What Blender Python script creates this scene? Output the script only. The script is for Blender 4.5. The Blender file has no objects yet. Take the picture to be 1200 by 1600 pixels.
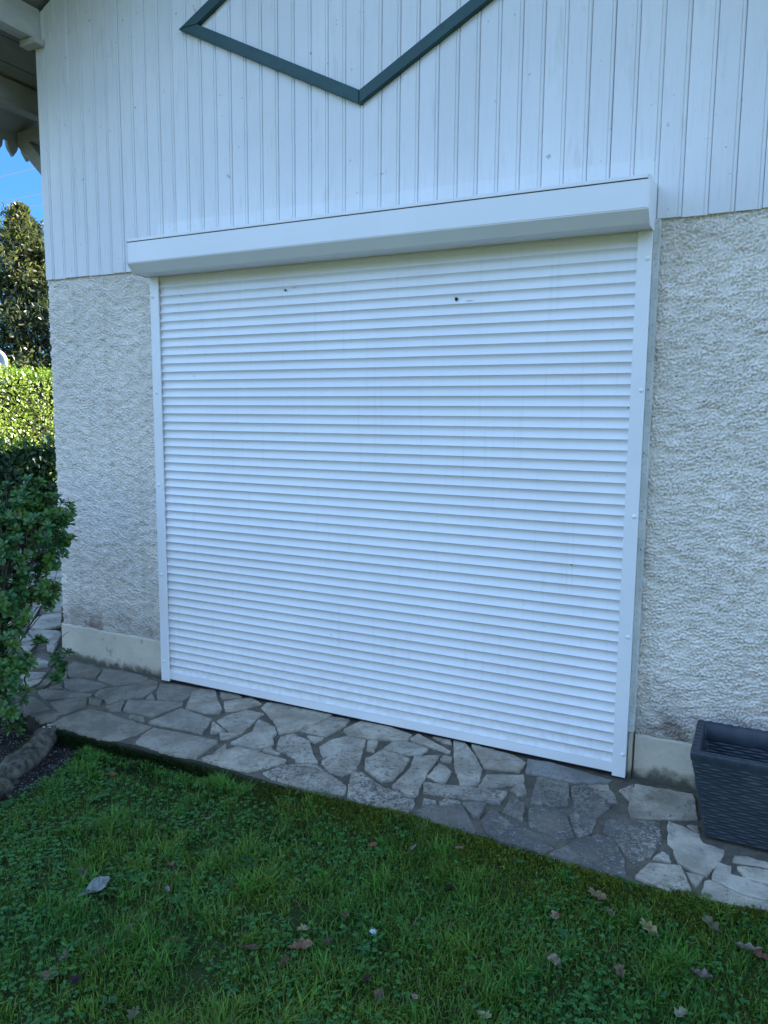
import bpy, bmesh, math, random
import numpy as np
from mathutils import Vector, Matrix, noise as mnoise

scene = bpy.context.scene
COL = scene.collection
R = math.radians
rng = np.random.default_rng(7)
random.seed(7)

# ------------------------------------------------------------------ camera, sky, sun, exposure
CAM = np.array([2.8858, -3.1319, 1.4631])
YAW, PITCH, ROLL, FPX = 0.4640, -0.1276, 0.0086, 1193.19
def cam_axes():
    cy, sy, cp, sp, cr, sr = math.cos(YAW), math.sin(YAW), math.cos(PITCH), math.sin(PITCH), math.cos(ROLL), math.sin(ROLL)
    f = np.array([-sy * cp, cy * cp, sp]); r = np.array([cy, sy, 0.0]); u = np.cross(r, f)
    return r * cr + u * sr, -r * sr + u * cr, f
AX_R, AX_U, AX_F = cam_axes()
cam_data = bpy.data.cameras.new('camera')
cam_data.sensor_width = 36.0
cam_data.lens = FPX / 1600.0 * 36.0
cam_data.clip_end = 2000.0
cam = bpy.data.objects.new('camera', cam_data)
COL.objects.link(cam)
cam.matrix_world = Matrix([[AX_R[i], AX_U[i], -AX_F[i], CAM[i]] for i in range(3)] + [[0, 0, 0, 1]])
scene.camera = cam

SUN_EL, SUN_AZ = R(20), R(38)          # azimuth clockwise from +Y (the house stands between sun and viewer)
world = bpy.data.worlds.new('World'); scene.world = world; world.use_nodes = True
wn = world.node_tree
sky = wn.nodes.new('ShaderNodeTexSky'); sky.sky_type = 'NISHITA'; sky.sun_disc = False
sky.sun_elevation = SUN_EL; sky.sun_rotation = SUN_AZ
sky.air_density = 1.0; sky.dust_density = 0.3; sky.ozone_density = 2.5
tc = wn.nodes.new('ShaderNodeTexCoord'); sxyz = wn.nodes.new('ShaderNodeSeparateXYZ'); wn.links.new(tc.outputs['Generated'], sxyz.inputs[0])
srm = wn.nodes.new('ShaderNodeValToRGB'); wn.links.new(sxyz.outputs[2], srm.inputs[0])          # clear winter air: deep blue right down to the skyline
srm.color_ramp.elements[0].position = 0.0; srm.color_ramp.elements[0].color = (.46, .55, .77, 1)
srm.color_ramp.elements[1].position = 0.60; srm.color_ramp.elements[1].color = (1.05, 1.0, .97, 1)
smx = wn.nodes.new('ShaderNodeMix'); smx.data_type = 'RGBA'; smx.blend_type = 'MULTIPLY'; smx.inputs[0].default_value = 1.0
wn.links.new(sky.outputs[0], smx.inputs[6]); wn.links.new(srm.outputs[0], smx.inputs[7])
syr = wn.nodes.new('ShaderNodeValToRGB'); sya = wn.nodes.new('ShaderNodeMath'); sya.operation = 'MULTIPLY_ADD'; sya.inputs[1].default_value = .5; sya.inputs[2].default_value = .5
wn.links.new(sxyz.outputs[1], sya.inputs[0]); wn.links.new(sya.outputs[0], syr.inputs[0])     # the sky beyond the house is a deeper azure than the one behind the viewer
syr.color_ramp.elements[0].position = .55; syr.color_ramp.elements[0].color = (1, 1, 1, 1)
syr.color_ramp.elements[1].position = .74; syr.color_ramp.elements[1].color = (.155, .305, .42, 1)
smy = wn.nodes.new('ShaderNodeMix'); smy.data_type = 'RGBA'; smy.blend_type = 'MULTIPLY'; smy.inputs[0].default_value = 1.0
wn.links.new(smx.outputs[2], smy.inputs[6]); wn.links.new(syr.outputs[0], smy.inputs[7])
wn.links.new(smy.outputs[2], wn.nodes['Background'].inputs[0])
wn.nodes['Background'].inputs[1].default_value = 0.15
sun_data = bpy.data.lights.new('sun', 'SUN'); sun_data.energy = 5.0; sun_data.angle = R(0.5); sun_data.color = (1.0, 0.93, 0.82)
sun = bpy.data.objects.new('sun', sun_data); COL.objects.link(sun)
sdir = Vector((math.sin(SUN_AZ) * math.cos(SUN_EL), math.cos(SUN_AZ) * math.cos(SUN_EL), math.sin(SUN_EL)))
sun.rotation_euler = sdir.to_track_quat('Z', 'Y').to_euler()
scene.view_settings.view_transform = 'Standard'
scene.view_settings.look = 'None'
scene.view_settings.gamma = 1.0
scene.view_settings.exposure = 2.6

# ------------------------------------------------------------------ helpers
def ray(px, py):
    d = AX_R * (px - 600) / FPX - AX_U * (py - 800) / FPX + AX_F
    return d
def on_plane(px, py, axis, val):
    d = ray(px, py); t = (val - CAM[axis]) / d[axis]
    return CAM + t * d
PAVE_Z0, PAVE_S = -0.020, 0.03
def on_pave(px, py):
    d = ray(px, py); t = (PAVE_Z0 + PAVE_S * CAM[1] - CAM[2]) / (d[2] - PAVE_S * d[1])
    return CAM + t * d
def sstep(a, b, x):
    t = np.clip((np.asarray(x, float) - a) / (b - a), 0, 1); return t * t * (3 - 2 * t)

def mesh_obj(name, verts, faces, mats, parent=None, smooth=False, cols=None, mat_idx=None):
    """verts (N,3); faces: (M,k) array or list of tuples; one linked mesh object"""
    me = bpy.data.meshes.new(name)
    if isinstance(faces, np.ndarray) and faces.ndim == 2:
        v = np.asarray(verts, np.float32); n, k = faces.shape
        me.vertices.add(len(v)); me.vertices.foreach_set('co', v.ravel())
        me.loops.add(n * k); me.loops.foreach_set('vertex_index', faces.astype(np.int32).ravel())
        me.polygons.add(n); me.polygons.foreach_set('loop_start', np.arange(0, n * k, k, dtype=np.int32))
        me.polygons.foreach_set('loop_total', np.full(n, k, np.int32))
    else:
        me.from_pydata([tuple(map(float, p)) for p in verts], [], [tuple(int(i) for i in f) for f in faces])
    if not isinstance(mats, (list, tuple)): mats = [mats]
    for m in mats: me.materials.append(m)
    if mat_idx is not None: me.polygons.foreach_set('material_index', np.asarray(mat_idx, np.int32))
    if smooth: me.polygons.foreach_set('use_smooth', np.ones(len(me.polygons), bool))
    if cols is not None:
        a = me.color_attributes.new('Col', 'FLOAT_COLOR', 'POINT')
        c = np.ones((len(me.vertices), 4), np.float32); c[:, :3] = cols
        a.data.foreach_set('color', c.ravel())
    me.update(calc_edges=True); me.validate()
    o = bpy.data.objects.new(name, me); COL.objects.link(o)
    if parent: o.parent = parent
    return o

class MB:
    """collects simple solids into one mesh"""
    def __init__(s): s.v = []; s.f = []; s.c = []
    def add(s, v, f, c=(1, 1, 1)):
        b = len(s.v); s.v += [tuple(p) for p in v]; s.f += [tuple(i + b for i in q) for q in f]; s.c += [c] * len(v)
    def box(s, a, b, bev=0.0, c=(1, 1, 1)):
        (x0, y0, z0), (x1, y1, z1) = a, b
        bm = bmesh.new(); bmesh.ops.create_cube(bm, size=1)
        for v in bm.verts:
            v.co = Vector((x0 + (v.co.x + .5) * (x1 - x0), y0 + (v.co.y + .5) * (y1 - y0), z0 + (v.co.z + .5) * (z1 - z0)))
        if bev: bmesh.ops.bevel(bm, geom=bm.edges[:], offset=bev, segments=2, affect='EDGES', profile=0.5)
        s.bm(bm, c)
    def bm(s, bm, c=(1, 1, 1), M=None):
        bm.verts.index_update()
        s.add([(M @ v.co if M else v.co)[:] for v in bm.verts], [[v.index for v in f.verts] for f in bm.faces], c); bm.free()
    def beam(s, p, q, w, h, bev=0.004, c=(1, 1, 1), up=(0, 0, 1)):
        """box bar from p to q, w across, h high"""
        p, q = Vector(p), Vector(q); d = (q - p); L = d.length; d.normalize()
        sx = d.cross(Vector(up)).normalized(); uz = sx.cross(d)
        bm = bmesh.new(); bmesh.ops.create_cube(bm, size=1)
        for v in bm.verts:
            v.co = p + d * ((v.co.y + .5) * L) + sx * (v.co.x * w) + uz * (v.co.z * h)
        if bev: bmesh.ops.bevel(bm, geom=bm.edges[:], offset=bev, segments=2, affect='EDGES', profile=0.5)
        s.bm(bm, c)
    def tube(s, pts, rad, n=8, c=(1, 1, 1)):
        pts = [Vector(p) for p in pts]; rad = rad if hasattr(rad, '__len__') else [rad] * len(pts)
        vs, fs = [], []
        for i, p in enumerate(pts):
            d = (pts[min(i + 1, len(pts) - 1)] - pts[max(i - 1, 0)]).normalized()
            a = d.cross(Vector((0.13, 0.31, 0.94)))
            if a.length < 1e-3: a = d.cross(Vector((1, 0, 0)))
            a.normalize(); b = d.cross(a)
            for k in range(n):
                t = 2 * math.pi * k / n
                vs.append(p + (a * math.cos(t) + b * math.sin(t)) * rad[i])
        for i in range(len(pts) - 1):
            for k in range(n):
                k2 = (k + 1) % n
                fs.append((i * n + k, i * n + k2, (i + 1) * n + k2, (i + 1) * n + k))
        fs.append(tuple(reversed(range(n)))); fs.append(tuple(range((len(pts) - 1) * n, len(pts) * n)))
        s.add(vs, fs, c)
    def build(s, name, mat, parent=None, smooth=False, attr=False):
        return mesh_obj(name, s.v, s.f, mat, parent, smooth, np.array(s.c) if attr else None)

def tag(o, label=None, cat=None, group=None, kind=None):
    if label: o['label'] = label
    if cat: o['category'] = cat
    if group: o['group'] = group
    if kind: o['kind'] = kind
    return o
def empty(name, loc=(0, 0, 0)):
    o = bpy.data.objects.new(name, None); o.empty_display_size = 0.1; COL.objects.link(o); o.location = loc
    return o
def adopt(root, kids):
    """children built in world coordinates hung on a root that has a location of its own"""
    for k in kids:
        k.parent = root
        if k.type == 'MESH' and root.location.length > 0:
            k.data.transform(Matrix.Translation(-root.location))

# ------------------------------------------------------------------ materials
class NT:
    def __init__(s, name):
        s.m = bpy.data.materials.new(name); s.m.use_nodes = True; s.t = s.m.node_tree
        s.p = s.t.nodes['Principled BSDF']; s.out = s.t.nodes['Material Output']
    def n(s, typ, **kw):
        x = s.t.nodes.new(typ)
        for k, v in kw.items():
            if k in ('inputs',):
                for a, b in v.items(): x.inputs[a].default_value = b
            else: setattr(x, k, v)
        return x
    def l(s, a, b): s.t.links.new(a, b)
    def coord(s, scale=(1, 1, 1)):
        if not hasattr(s, '_c'): s._c = s.n('ShaderNodeNewGeometry').outputs['Position']
        if scale == (1, 1, 1): return s._c
        v = s.n('ShaderNodeVectorMath', operation='MULTIPLY'); s.l(s._c, v.inputs[0]); v.inputs[1].default_value = scale
        return v.outputs[0]
    def noise(s, scale, detail=4, rough=0.55, vec=None, stretch=(1, 1, 1), dist=0.0):
        x = s.n('ShaderNodeTexNoise'); x.inputs['Scale'].default_value = scale; x.inputs['Detail'].default_value = detail
        x.inputs['Roughness'].default_value = rough; x.inputs['Distortion'].default_value = dist
        s.l(vec or s.coord(stretch), x.inputs['Vector']); return x.outputs[0]
    def ramp(s, fac, stops):
        x = s.n('ShaderNodeValToRGB'); e = x.color_ramp.elements
        while len(e) < len(stops): e.new(0.5)
        for el, (p, c) in zip(e, stops):
            el.position = p; el.color = (c if hasattr(c, '__len__') else (c, c, c)) + (1,) if hasattr(c, '__len__') else (c, c, c, 1)
        s.l(fac, x.inputs[0]); return x.outputs[0]
    def mix(s, fac, a, b, blend='MIX'):
        x = s.n('ShaderNodeMix', data_type='RGBA', blend_type=blend)
        for sock, v in ((x.inputs[0], fac), (x.inputs[6], a), (x.inputs[7], b)):
            if isinstance(v, (int, float)): sock.default_value = v
            elif isinstance(v, tuple): sock.default_value = v + (1,) if len(v) == 3 else v
            else: s.l(v, sock)
        return x.outputs[2]
    def math(s, op, a, b=0.0, c=None, clamp=False):
        x = s.n('ShaderNodeMath', operation=op, use_clamp=clamp)
        for i, v in enumerate((a, b, c)):
            if v is None: continue
            if isinstance(v, (int, float)): x.inputs[i].default_value = v
            else: s.l(v, x.inputs[i])
        return x.outputs[0]
    def maprange(s, v, a, b, c=0.0, d=1.0, smooth=True):
        x = s.n('ShaderNodeMapRange', interpolation_type='SMOOTHSTEP' if smooth else 'LINEAR')
        s.l(v, x.inputs[0])
        for i, q in enumerate((a, b, c, d)): x.inputs[1 + i].default_value = q
        return x.outputs[0]
    def attr(s, name='Col'):
        a = s.n('ShaderNodeAttribute'); a.attribute_name = name; return a
    def sep(s, v):
        x = s.n('ShaderNodeSeparateXYZ'); s.l(v, x.inputs[0]); return x.outputs
    def bump(s, h, strength=0.3, dist=0.01):
        b = s.n('ShaderNodeBump'); b.inputs['Strength'].default_value = strength; b.inputs['Distance'].default_value = dist
        s.l(h, b.inputs['Height']); s.l(b.outputs[0], s.p.inputs['Normal']); return b
    def base(s, c):
        if isinstance(c, tuple): s.p.inputs['Base Color'].default_value = c + (1,)
        else: s.l(c, s.p.inputs['Base Color'])
        return s
    def rough(s, v, spec=0.5):
        if isinstance(v, (int, float)): s.p.inputs['Roughness'].default_value = v
        else: s.l(v, s.p.inputs['Roughness'])
        s.p.inputs['Specular IOR Level'].default_value = spec; return s

def mat_alu():
    a = NT('white_lacquered_aluminium')
    f = a.noise(2.5, 3); g = a.noise(55, 3, stretch=(1, 1, .25))
    c = a.mix(a.maprange(f, .3, .7), (.81, .80, .82), (.77, .76, .78))
    c = a.mix(a.maprange(g, .66, .8, 0, .18), c, (.55, .54, .50))
    a.base(c).rough(.38, .4); return a.m
def mat_slat():
    a = NT('white_slat_lacquer')
    f = a.noise(1.6, 4); streak = a.noise(3.0, 4, stretch=(14, 1, .6))
    c = a.mix(a.maprange(f, .3, .7), (.81, .80, .82), (.765, .755, .775))
    c = a.mix(a.maprange(streak, .54, .78, 0, .30), c, (.58, .56, .50))
    zc = a.sep(a.coord())[2]; c = a.mix(a.math('MULTIPLY', a.maprange(a.math('ADD', zc, a.math('MULTIPLY', streak, .35)), .50, .12, 0, .38), a.maprange(a.noise(30, 4), .35, .7)), c, (.50, .47, .42)); spk = a.noise(120, 1)
    c = a.mix(a.maprange(spk, .77, .80, 0, .5), c, (.25, .22, .18))
    a.base(c).rough(.42, .35); return a.m
def mat_paintwood():
    a = NT('white_painted_boards')
    x, y, z = a.sep(a.coord())
    at = a.attr()
    f = a.noise(1.1, 4); grain = a.noise(9, 5, .65, stretch=(9, 9, .55)); stain = a.noise(5, 5, .7, stretch=(3.2, 1, .45))
    c = a.mix(a.maprange(f, .3, .72), (.705, .70, .72), (.785, .775, .795))
    c = a.mix(a.maprange(grain, .5, .78, 0, .3), c, (.52, .53, .53))
    c = a.mix(a.maprange(stain, .54, .76, 0, .36), c, (.42, .42, .40))
    knots = a.noise(26, 2); c = a.mix(a.maprange(knots, .71, .78, 0, .6), c, (.28, .27, .25))
    # a band repainted above the shutter box, its upper brush edge uneven
    zz = a.math('ADD', z, a.math('MULTIPLY', a.noise(7, 3), .03))
    band = a.math('MULTIPLY', a.maprange(zz, 2.44, 2.45, 1, 0), a.math('MULTIPLY', a.maprange(x, -.03, .0), a.maprange(x, 2.44, 2.47, 1, 0)))
    c = a.mix(a.math('MULTIPLY', band, .55), c, (.80, .81, .82))
    c = a.mix(1.0, c, at.outputs['Color'], 'MULTIPLY')
    a.base(c).rough(.55, .3); a.bump(grain, .25, .004); return a.m
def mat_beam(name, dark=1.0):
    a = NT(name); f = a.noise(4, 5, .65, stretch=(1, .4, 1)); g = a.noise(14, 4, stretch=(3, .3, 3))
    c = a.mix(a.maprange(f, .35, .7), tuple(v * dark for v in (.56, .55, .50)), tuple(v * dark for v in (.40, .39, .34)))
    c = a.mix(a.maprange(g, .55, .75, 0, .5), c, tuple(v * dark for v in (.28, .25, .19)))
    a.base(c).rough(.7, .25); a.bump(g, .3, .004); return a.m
def mat_stucco():
    a = NT('roughcast_render')
    x, y, z = a.sep(a.coord())
    f = a.noise(2.2, 5, .6); fine = a.noise(260, 3, .6); mid = a.noise(38, 4, .6)
    c = a.mix(a.maprange(f, .3, .7), (.86, .785, .715), (.78, .71, .645))
    c = a.mix(a.maprange(mid, .60, .80, 0, .25), c, (.60, .54, .44))
    c = a.mix(a.maprange(fine, .62, .78, 0, .25), c, (.52, .47, .39))
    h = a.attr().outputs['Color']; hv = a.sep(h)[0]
    c = a.mix(a.maprange(hv, .50, .14, 0, .7), c, (.40, .36, .27))      # darker olive-brown in the hollows of the relief
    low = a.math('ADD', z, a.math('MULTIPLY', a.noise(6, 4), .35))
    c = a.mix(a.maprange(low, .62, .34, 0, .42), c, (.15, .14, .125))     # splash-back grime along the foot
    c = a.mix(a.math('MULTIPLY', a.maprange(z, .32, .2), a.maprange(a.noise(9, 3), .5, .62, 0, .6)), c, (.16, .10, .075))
    run = a.noise(2.6, 4, .6, stretch=(5, 1, .35)); c = a.mix(a.maprange(run, .54, .76, 0, .30), c, (.46, .42, .34))
    rust = a.math('MULTIPLY', a.maprange(a.noise(11, 2), .68, .74), .35); c = a.mix(rust, c, (.36, .26, .17))
    a.base(c).rough(.95, .1); a.bump(a.math('ADD', fine, a.math('MULTIPLY', mid, 1.5)), .4, .005); return a.m
def mat_plinth():
    a = NT('painted_concrete_plinth'); x, y, z = a.sep(a.coord())
    f = a.noise(4, 5, .6); g = a.noise(60, 4, .65); b = a.noise(16, 4)
    c = a.mix(a.maprange(f, .3, .7), (.62, .555, .455), (.50, .45, .37))
    c = a.mix(a.maprange(g, .5, .75, 0, .35), c, (.36, .34, .27))
    low = a.math('ADD', z, a.math('MULTIPLY', b, .12))
    c = a.mix(a.maprange(low, .10, .045, 0, .9), c, (.06, .06, .045))
    c = a.mix(a.maprange(b, .64, .74, 0, .5), c, (.17, .16, .12))
    a.base(c).rough(.9, .15); a.bump(a.math('ADD', g, b), .5, .006); return a.m
def mat_stone():
    a = NT('paving_stone'); at = a.attr(); t, lich, warm = a.sep(at.outputs['Color'])
    f = a.noise(7, 5, .62); g = a.noise(34, 4, .7, dist=.6); h = a.noise(90, 3, .7, dist=.4); k = a.noise(210, 3)
    c = a.mix(warm, (.46, .42, .355), (.52, .445, .335))
    c = a.mix(a.maprange(f, .36, .64, 0, .75), c, (.25, .22, .17))
    x = a.n('ShaderNodeVectorMath', operation='SCALE'); a.l(c, x.inputs[0]); a.l(t, x.inputs['Scale']); c = x.outputs[0]
    m = a.math('ADD', a.math('MULTIPLY', g, .5), a.math('MULTIPLY', h, .5))
    th = a.math('SUBTRACT', .66, a.math('MULTIPLY', lich, .25))
    spots = a.math('MULTIPLY', a.math('SUBTRACT', m, th), 18, clamp=True)
    big = a.noise(4.5, 4, .7); c = a.mix(a.math('MULTIPLY', spots, a.maprange(big, .3, .62, .30, .85)), c, (.05, .049, .05))
    xp, yp, zp = a.sep(a.coord()); dmp = a.math('MULTIPLY', a.math('MULTIPLY', a.maprange(xp, 1.7, 2.1), a.maprange(xp, 2.62, 2.45)), a.maprange(a.math('ADD', yp, a.math('MULTIPLY', a.noise(6, 4), .25)), .02, -.16))
    c = a.mix(a.math('MULTIPLY', dmp, a.maprange(a.noise(10, 5, .7), .28, .6, .15, .72)), c, (.10, .092, .085))
    brn = a.noise(5, 5, .7); c = a.mix(a.maprange(brn, .52, .72, 0, .5), c, (.20, .155, .105))
    pale = a.math('MULTIPLY', a.math('SUBTRACT', a.noise(55, 3, .6), .62), 10, clamp=True)
    c = a.mix(a.math('MULTIPLY', pale, .4), c, (.46, .45, .43)); blot = a.noise(19, 5, .7, dist=1.2); c = a.mix(a.maprange(blot, .5, .68, 0, .55), c, (.12, .115, .105))
    c = a.mix(a.maprange(k, .55, .75, 0, .25), c, (.10, .10, .09))
    a.base(c).rough(.88, .2); a.bump(a.math('ADD', f, a.math('MULTIPLY', m, .8)), .5, .012); return a.m
def mat_simple(name, c1, c2, scale, rough=.9, bump=.4, bd=.005, c3=None, s3=80, spec=.2):
    a = NT(name); f = a.noise(scale, 5, .6); g = a.noise(s3, 4, .65)
    c = a.mix(a.maprange(f, .32, .68), c1, c2)
    if c3: c = a.mix(a.maprange(g, .5, .72, 0, .7), c, c3)
    a.base(c).rough(rough, spec)
    if bump: a.bump(a.math('ADD', f, g), bump, bd)
    return a.m
def mat_leaf(name, rough=.5, trans=.35, spec=.35):
    a = NT(name); at = a.attr(); a.base(at.outputs['Color']).rough(rough, spec)
    tr = a.n('ShaderNodeBsdfTranslucent')
    v = a.n('ShaderNodeVectorMath', operation='MULTIPLY'); a.l(at.outputs['Color'], v.inputs[0]); v.inputs[1].default_value = (1.5, 1.7, .6)
    a.l(v.outputs[0], tr.inputs[0])
    mx = a.n('ShaderNodeMixShader'); mx.inputs[0].default_value = trans
    a.l(a.p.outputs[0], mx.inputs[1]); a.l(tr.outputs[0], mx.inputs[2]); a.l(mx.outputs[0], a.out.inputs[0])
    return a.m

M = dict(alu=mat_alu(), slat=mat_slat(), boards=mat_paintwood(), beam=mat_beam('weathered_white_beam'), soffit=mat_beam('dark_soffit_board', .5), darkbeam=mat_beam('dark_grey_beam', .55),  # soffit and eave timbers: the beam colours scaled darker
         stucco=mat_stucco(), plinth=mat_plinth(), stone=mat_stone(),
         mortar=mat_simple('joint_mortar', (.160, .140, .108), (.095, .084, .064), 14, .95, .6, .006, (.055, .055, .05), 120),
         riser=mat_simple('mossy_slab_edge', (.045, .042, .032), (.020, .026, .012), 9, .95, .8, .01, (.012, .02, .006), 40),
         concrete=mat_simple('threshold_concrete', (.27, .262, .235), (.17, .165, .15), 9, .92, .5, .005, (.10, .098, .09), 70),
         trim=mat_simple('petrol_green_paint', (.006, .046, .045), (.009, .060, .057), 6, .45, .2, .002, (.004, .028, .029), 22, .4),
         strip=mat_simple('weathered_white_strip', (.62, .62, .58), (.46, .47, .44), 7, .6, .3, .003, (.30, .30, .26), 60),
         rubber=mat_simple('black_seal', (.015, .015, .015), (.02, .02, .02), 10, .8, 0),
         planter=mat_simple('dark_blue_grey_rattan', (.030, .041, .056), (.022, .031, .043), 20, .45, .1, .001, (.055, .062, .070), 9, .4),
         soil=mat_simple('dark_soil', (.035, .030, .026), (.018, .016, .015), 18, .98, .9, .012, (.055, .052, .05), 130, .1),
         lawn=mat_simple('lawn_earth', (.040, .052, .018), (.024, .042, .012), 16, .98, .9, .012, (.020, .055, .012), 60, .1),
         drive=mat_simple('pale_gravel', (.30, .28, .27), (.22, .21, .20), 3, .95, .7, .01, (.12, .11, .10), 70),
         ground=mat_simple('rough_grass_ground', (.085, .115, .030), (.12, .135, .045), 1.3, .98, .6, .02, (.05, .075, .02), 12, .1),
         bark=mat_simple('grey_bark', (.11, .095, .075), (.06, .05, .04), 22, .95, .8, .008, (.16, .15, .13), 60, .1),
         log=mat_simple('weathered_log', (.14, .125, .10), (.045, .04, .033), 26, .95, .9, .01, (.025, .05, .012), 5, .1),
         chip=mat_simple('pale_split_wood', (.50, .47, .42), (.36, .34, .30), 30, .9, .3),
         mark=mat_simple('dirt_mark', (.05, .04, .03), (.03, .025, .02), 60, .9, 0),
         steel=mat_simple('pale_grey_tube', (.46, .47, .50), (.38, .39, .42), 8, .45, .1, .002),
         wire=mat_simple('grey_cable', (.05, .055, .06), (.04, .045, .05), 8, .6, 0),
         tile=mat_simple('clay_roof_tile', (.30, .14, .08), (.22, .10, .06), 5, .9, .3, .01),
         paper=mat_simple('white_scrap', (.62, .66, .68), (.5, .55, .58), 30, .7, .1),
         leaf=mat_leaf('bush_leaf', .38, .22, .45), hedge=mat_leaf('hedge_leaf', .35, .35, .5), blade=mat_leaf('grass_blade', .55, .3, .25),
         dry=mat_leaf('dry_leaf', .8, .12, .1))

# ------------------------------------------------------------------ house: everything that is fixed to the building
house = empty('house')
tag(house, 'white boarded gable house with roughcast walls and a large closed white roller shutter', 'house')
CORNER_X, STR_L, STR_R, CL_Z = -0.868, -0.03, 2.470, 2.205
SH_L, SH_R = -0.046, 2.448                  # outer edges of the guide rails
S_Y = 0.036                                 # face of the roughcast
RIDGE_X, EAVE_L, ROOF_Y0, ROOF_Y1 = 1.18, -1.62, -0.85, 9.3
def roof_z(x): return 3.25 + 0.5 * ((x + 1.6) if x < RIDGE_X else (2 * RIDGE_X - x + 1.6))

# -- roughcast: real relief, filtered noise in flowing diagonal lumps
def relief(nx, nz, step, seed, ang0=-38, crs=.45):
    r = np.random.default_rng(seed); n = 1024
    w = r.standard_normal((n, n)); F = np.fft.fft2(w)
    ky = np.fft.fftfreq(n, step)[:, None]; kx = np.fft.fftfreq(n, step)[None, :]
    def band(lx, lz, ang, lo=.35):
        c, s_ = math.cos(ang), math.sin(ang); a = kx * c + ky * s_; b = -kx * s_ + ky * c
        q = (a * lx) ** 2 + (b * lz) ** 2
        g = np.real(np.fft.ifft2(F * np.exp(-q / 2) * (1 - np.exp(-q / 2 / lo)))); return g / g.std()
    g0 = R(ang0)
    a = band(.0165, .0120, g0, .6); b = band(.0080, .0072, g0 + .3, .6); c = band(.075, .024, g0 * .9); d = band(.055, .028, g0); e_ = band(.10, .06, g0 * .5)
    crease = np.exp(-(c / .22) ** 2) * sstep(.0, .9, d) * crs
    h = np.tanh(1.1 * a + .45) * .42 + np.tanh(1.3 * b) * .30 + np.tanh(c) * .10 + e_ * .10 - .60 * crease
    lf = band(.16, .12, 0.0, 9.0); h = h * np.clip(1 + .22 * lf, .55, 1.5) + .06 * lf
    h = np.clip((h + 1.25) / 2.2, 0, 1)
    return h[:nz, :nx]
def stucco_panel(x0, x1, z0, z1, seed, ret=None, ang0=-38):
    step = 0.0042
    nx, nz = int((x1 - x0) / step) + 1, int((z1 - z0) / step) + 1
    h = relief(nx, nz, step, seed, ang0, .45 if ang0 < 0 else 1.0)
    X = np.linspace(x0, x1, nx)[None, :].repeat(nz, 0); Z = np.linspace(z0, z1, nz)[:, None].repeat(nx, 1)
    Y = S_Y + .010 - h * .0190
    if ret:                                        # rough outer corner: relief also pushes the edge outwards
        e = np.exp(-(X - x0) / .012); X = X - e * (h - .4) * .010; Y = Y + e * .004
    v = np.stack([X, Y, Z], -1).reshape(-1, 3); c = np.repeat(h.reshape(-1, 1), 3, 1)
    i = np.arange((nz - 1) * nx).reshape(nz - 1, nx)[:, :-1].ravel()
    f = np.stack([i, i + 1, i + nx + 1, i + nx], 1)
    if ret:                                        # side return, away from the viewer
        m = 60; ys = np.linspace(0, 1, m)[1:]
        hh = relief(m, nz, step, seed + 5)
        bx = X[:, 0][:, None]; by = Y[:, 0][:, None]
        Xs = bx + (x0 - hh[:, 1:] * .006 + .003 - bx) * np.minimum(1, ys * 20)[None]; Ys = by + ys[None] * 9.0
        Zs = Z[:, :1].repeat(m - 1, 1); base = len(v)
        v = np.concatenate([v, np.stack([Xs, Ys, Zs], -1).reshape(-1, 3)]); c = np.concatenate([c, np.repeat(hh[:, 1:].reshape(-1, 1), 3, 1)])
        col = np.arange(nz) * nx
        q = base + np.arange(nz * (m - 1)).reshape(nz, m - 1)
        full = np.concatenate([col[:, None], q], 1)
        f2 = np.stack([full[:-1, 1:], full[:-1, :-1], full[1:, :-1], full[1:, 1:]], -1).reshape(-1, 4)
        f = np.concatenate([f, f2])
    return v, f, c
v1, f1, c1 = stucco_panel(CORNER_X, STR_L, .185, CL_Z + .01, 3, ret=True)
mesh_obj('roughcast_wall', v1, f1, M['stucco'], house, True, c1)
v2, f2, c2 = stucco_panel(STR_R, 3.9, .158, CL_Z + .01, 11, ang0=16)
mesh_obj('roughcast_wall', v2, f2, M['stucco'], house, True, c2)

# -- plinth, slightly proud, its top edge broken
def plinth(x0, x1, z1, ret):
    n = max(8, int((x1 - x0) / .012)); vs, fs = [], []
    for i in range(n + 1):
        x = x0 + (x1 - x0) * i / n; w = mnoise.noise(Vector((x * 22, 1, z1))) * .006
        for (y, z) in ((S_Y + .02, z1 + w + .003), (S_Y - .008, z1 + w - .002), (S_Y - .012, z1 + w - .009), (S_Y - .014 + w * .3, .06), (S_Y - .014, -.12)):
            vs.append((x, y, z))
    for i in range(n):
        for k in range(4): a = i * 5 + k; fs.append((a, a + 1, a + 6, a + 5))
    if ret:
        b = len(vs); vs += [(x0, 9.0, z) for (_, _, z) in vs[:5]]
        for k in range(4): fs.append((k + 1, k, b + k, b + k + 1))
    return mesh_obj('plinth', vs, fs, M['plinth'], house)
plinth(CORNER_X - .006, STR_L, .19, True); plinth(STR_R + .004, 3.9, .165, False)

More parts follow.
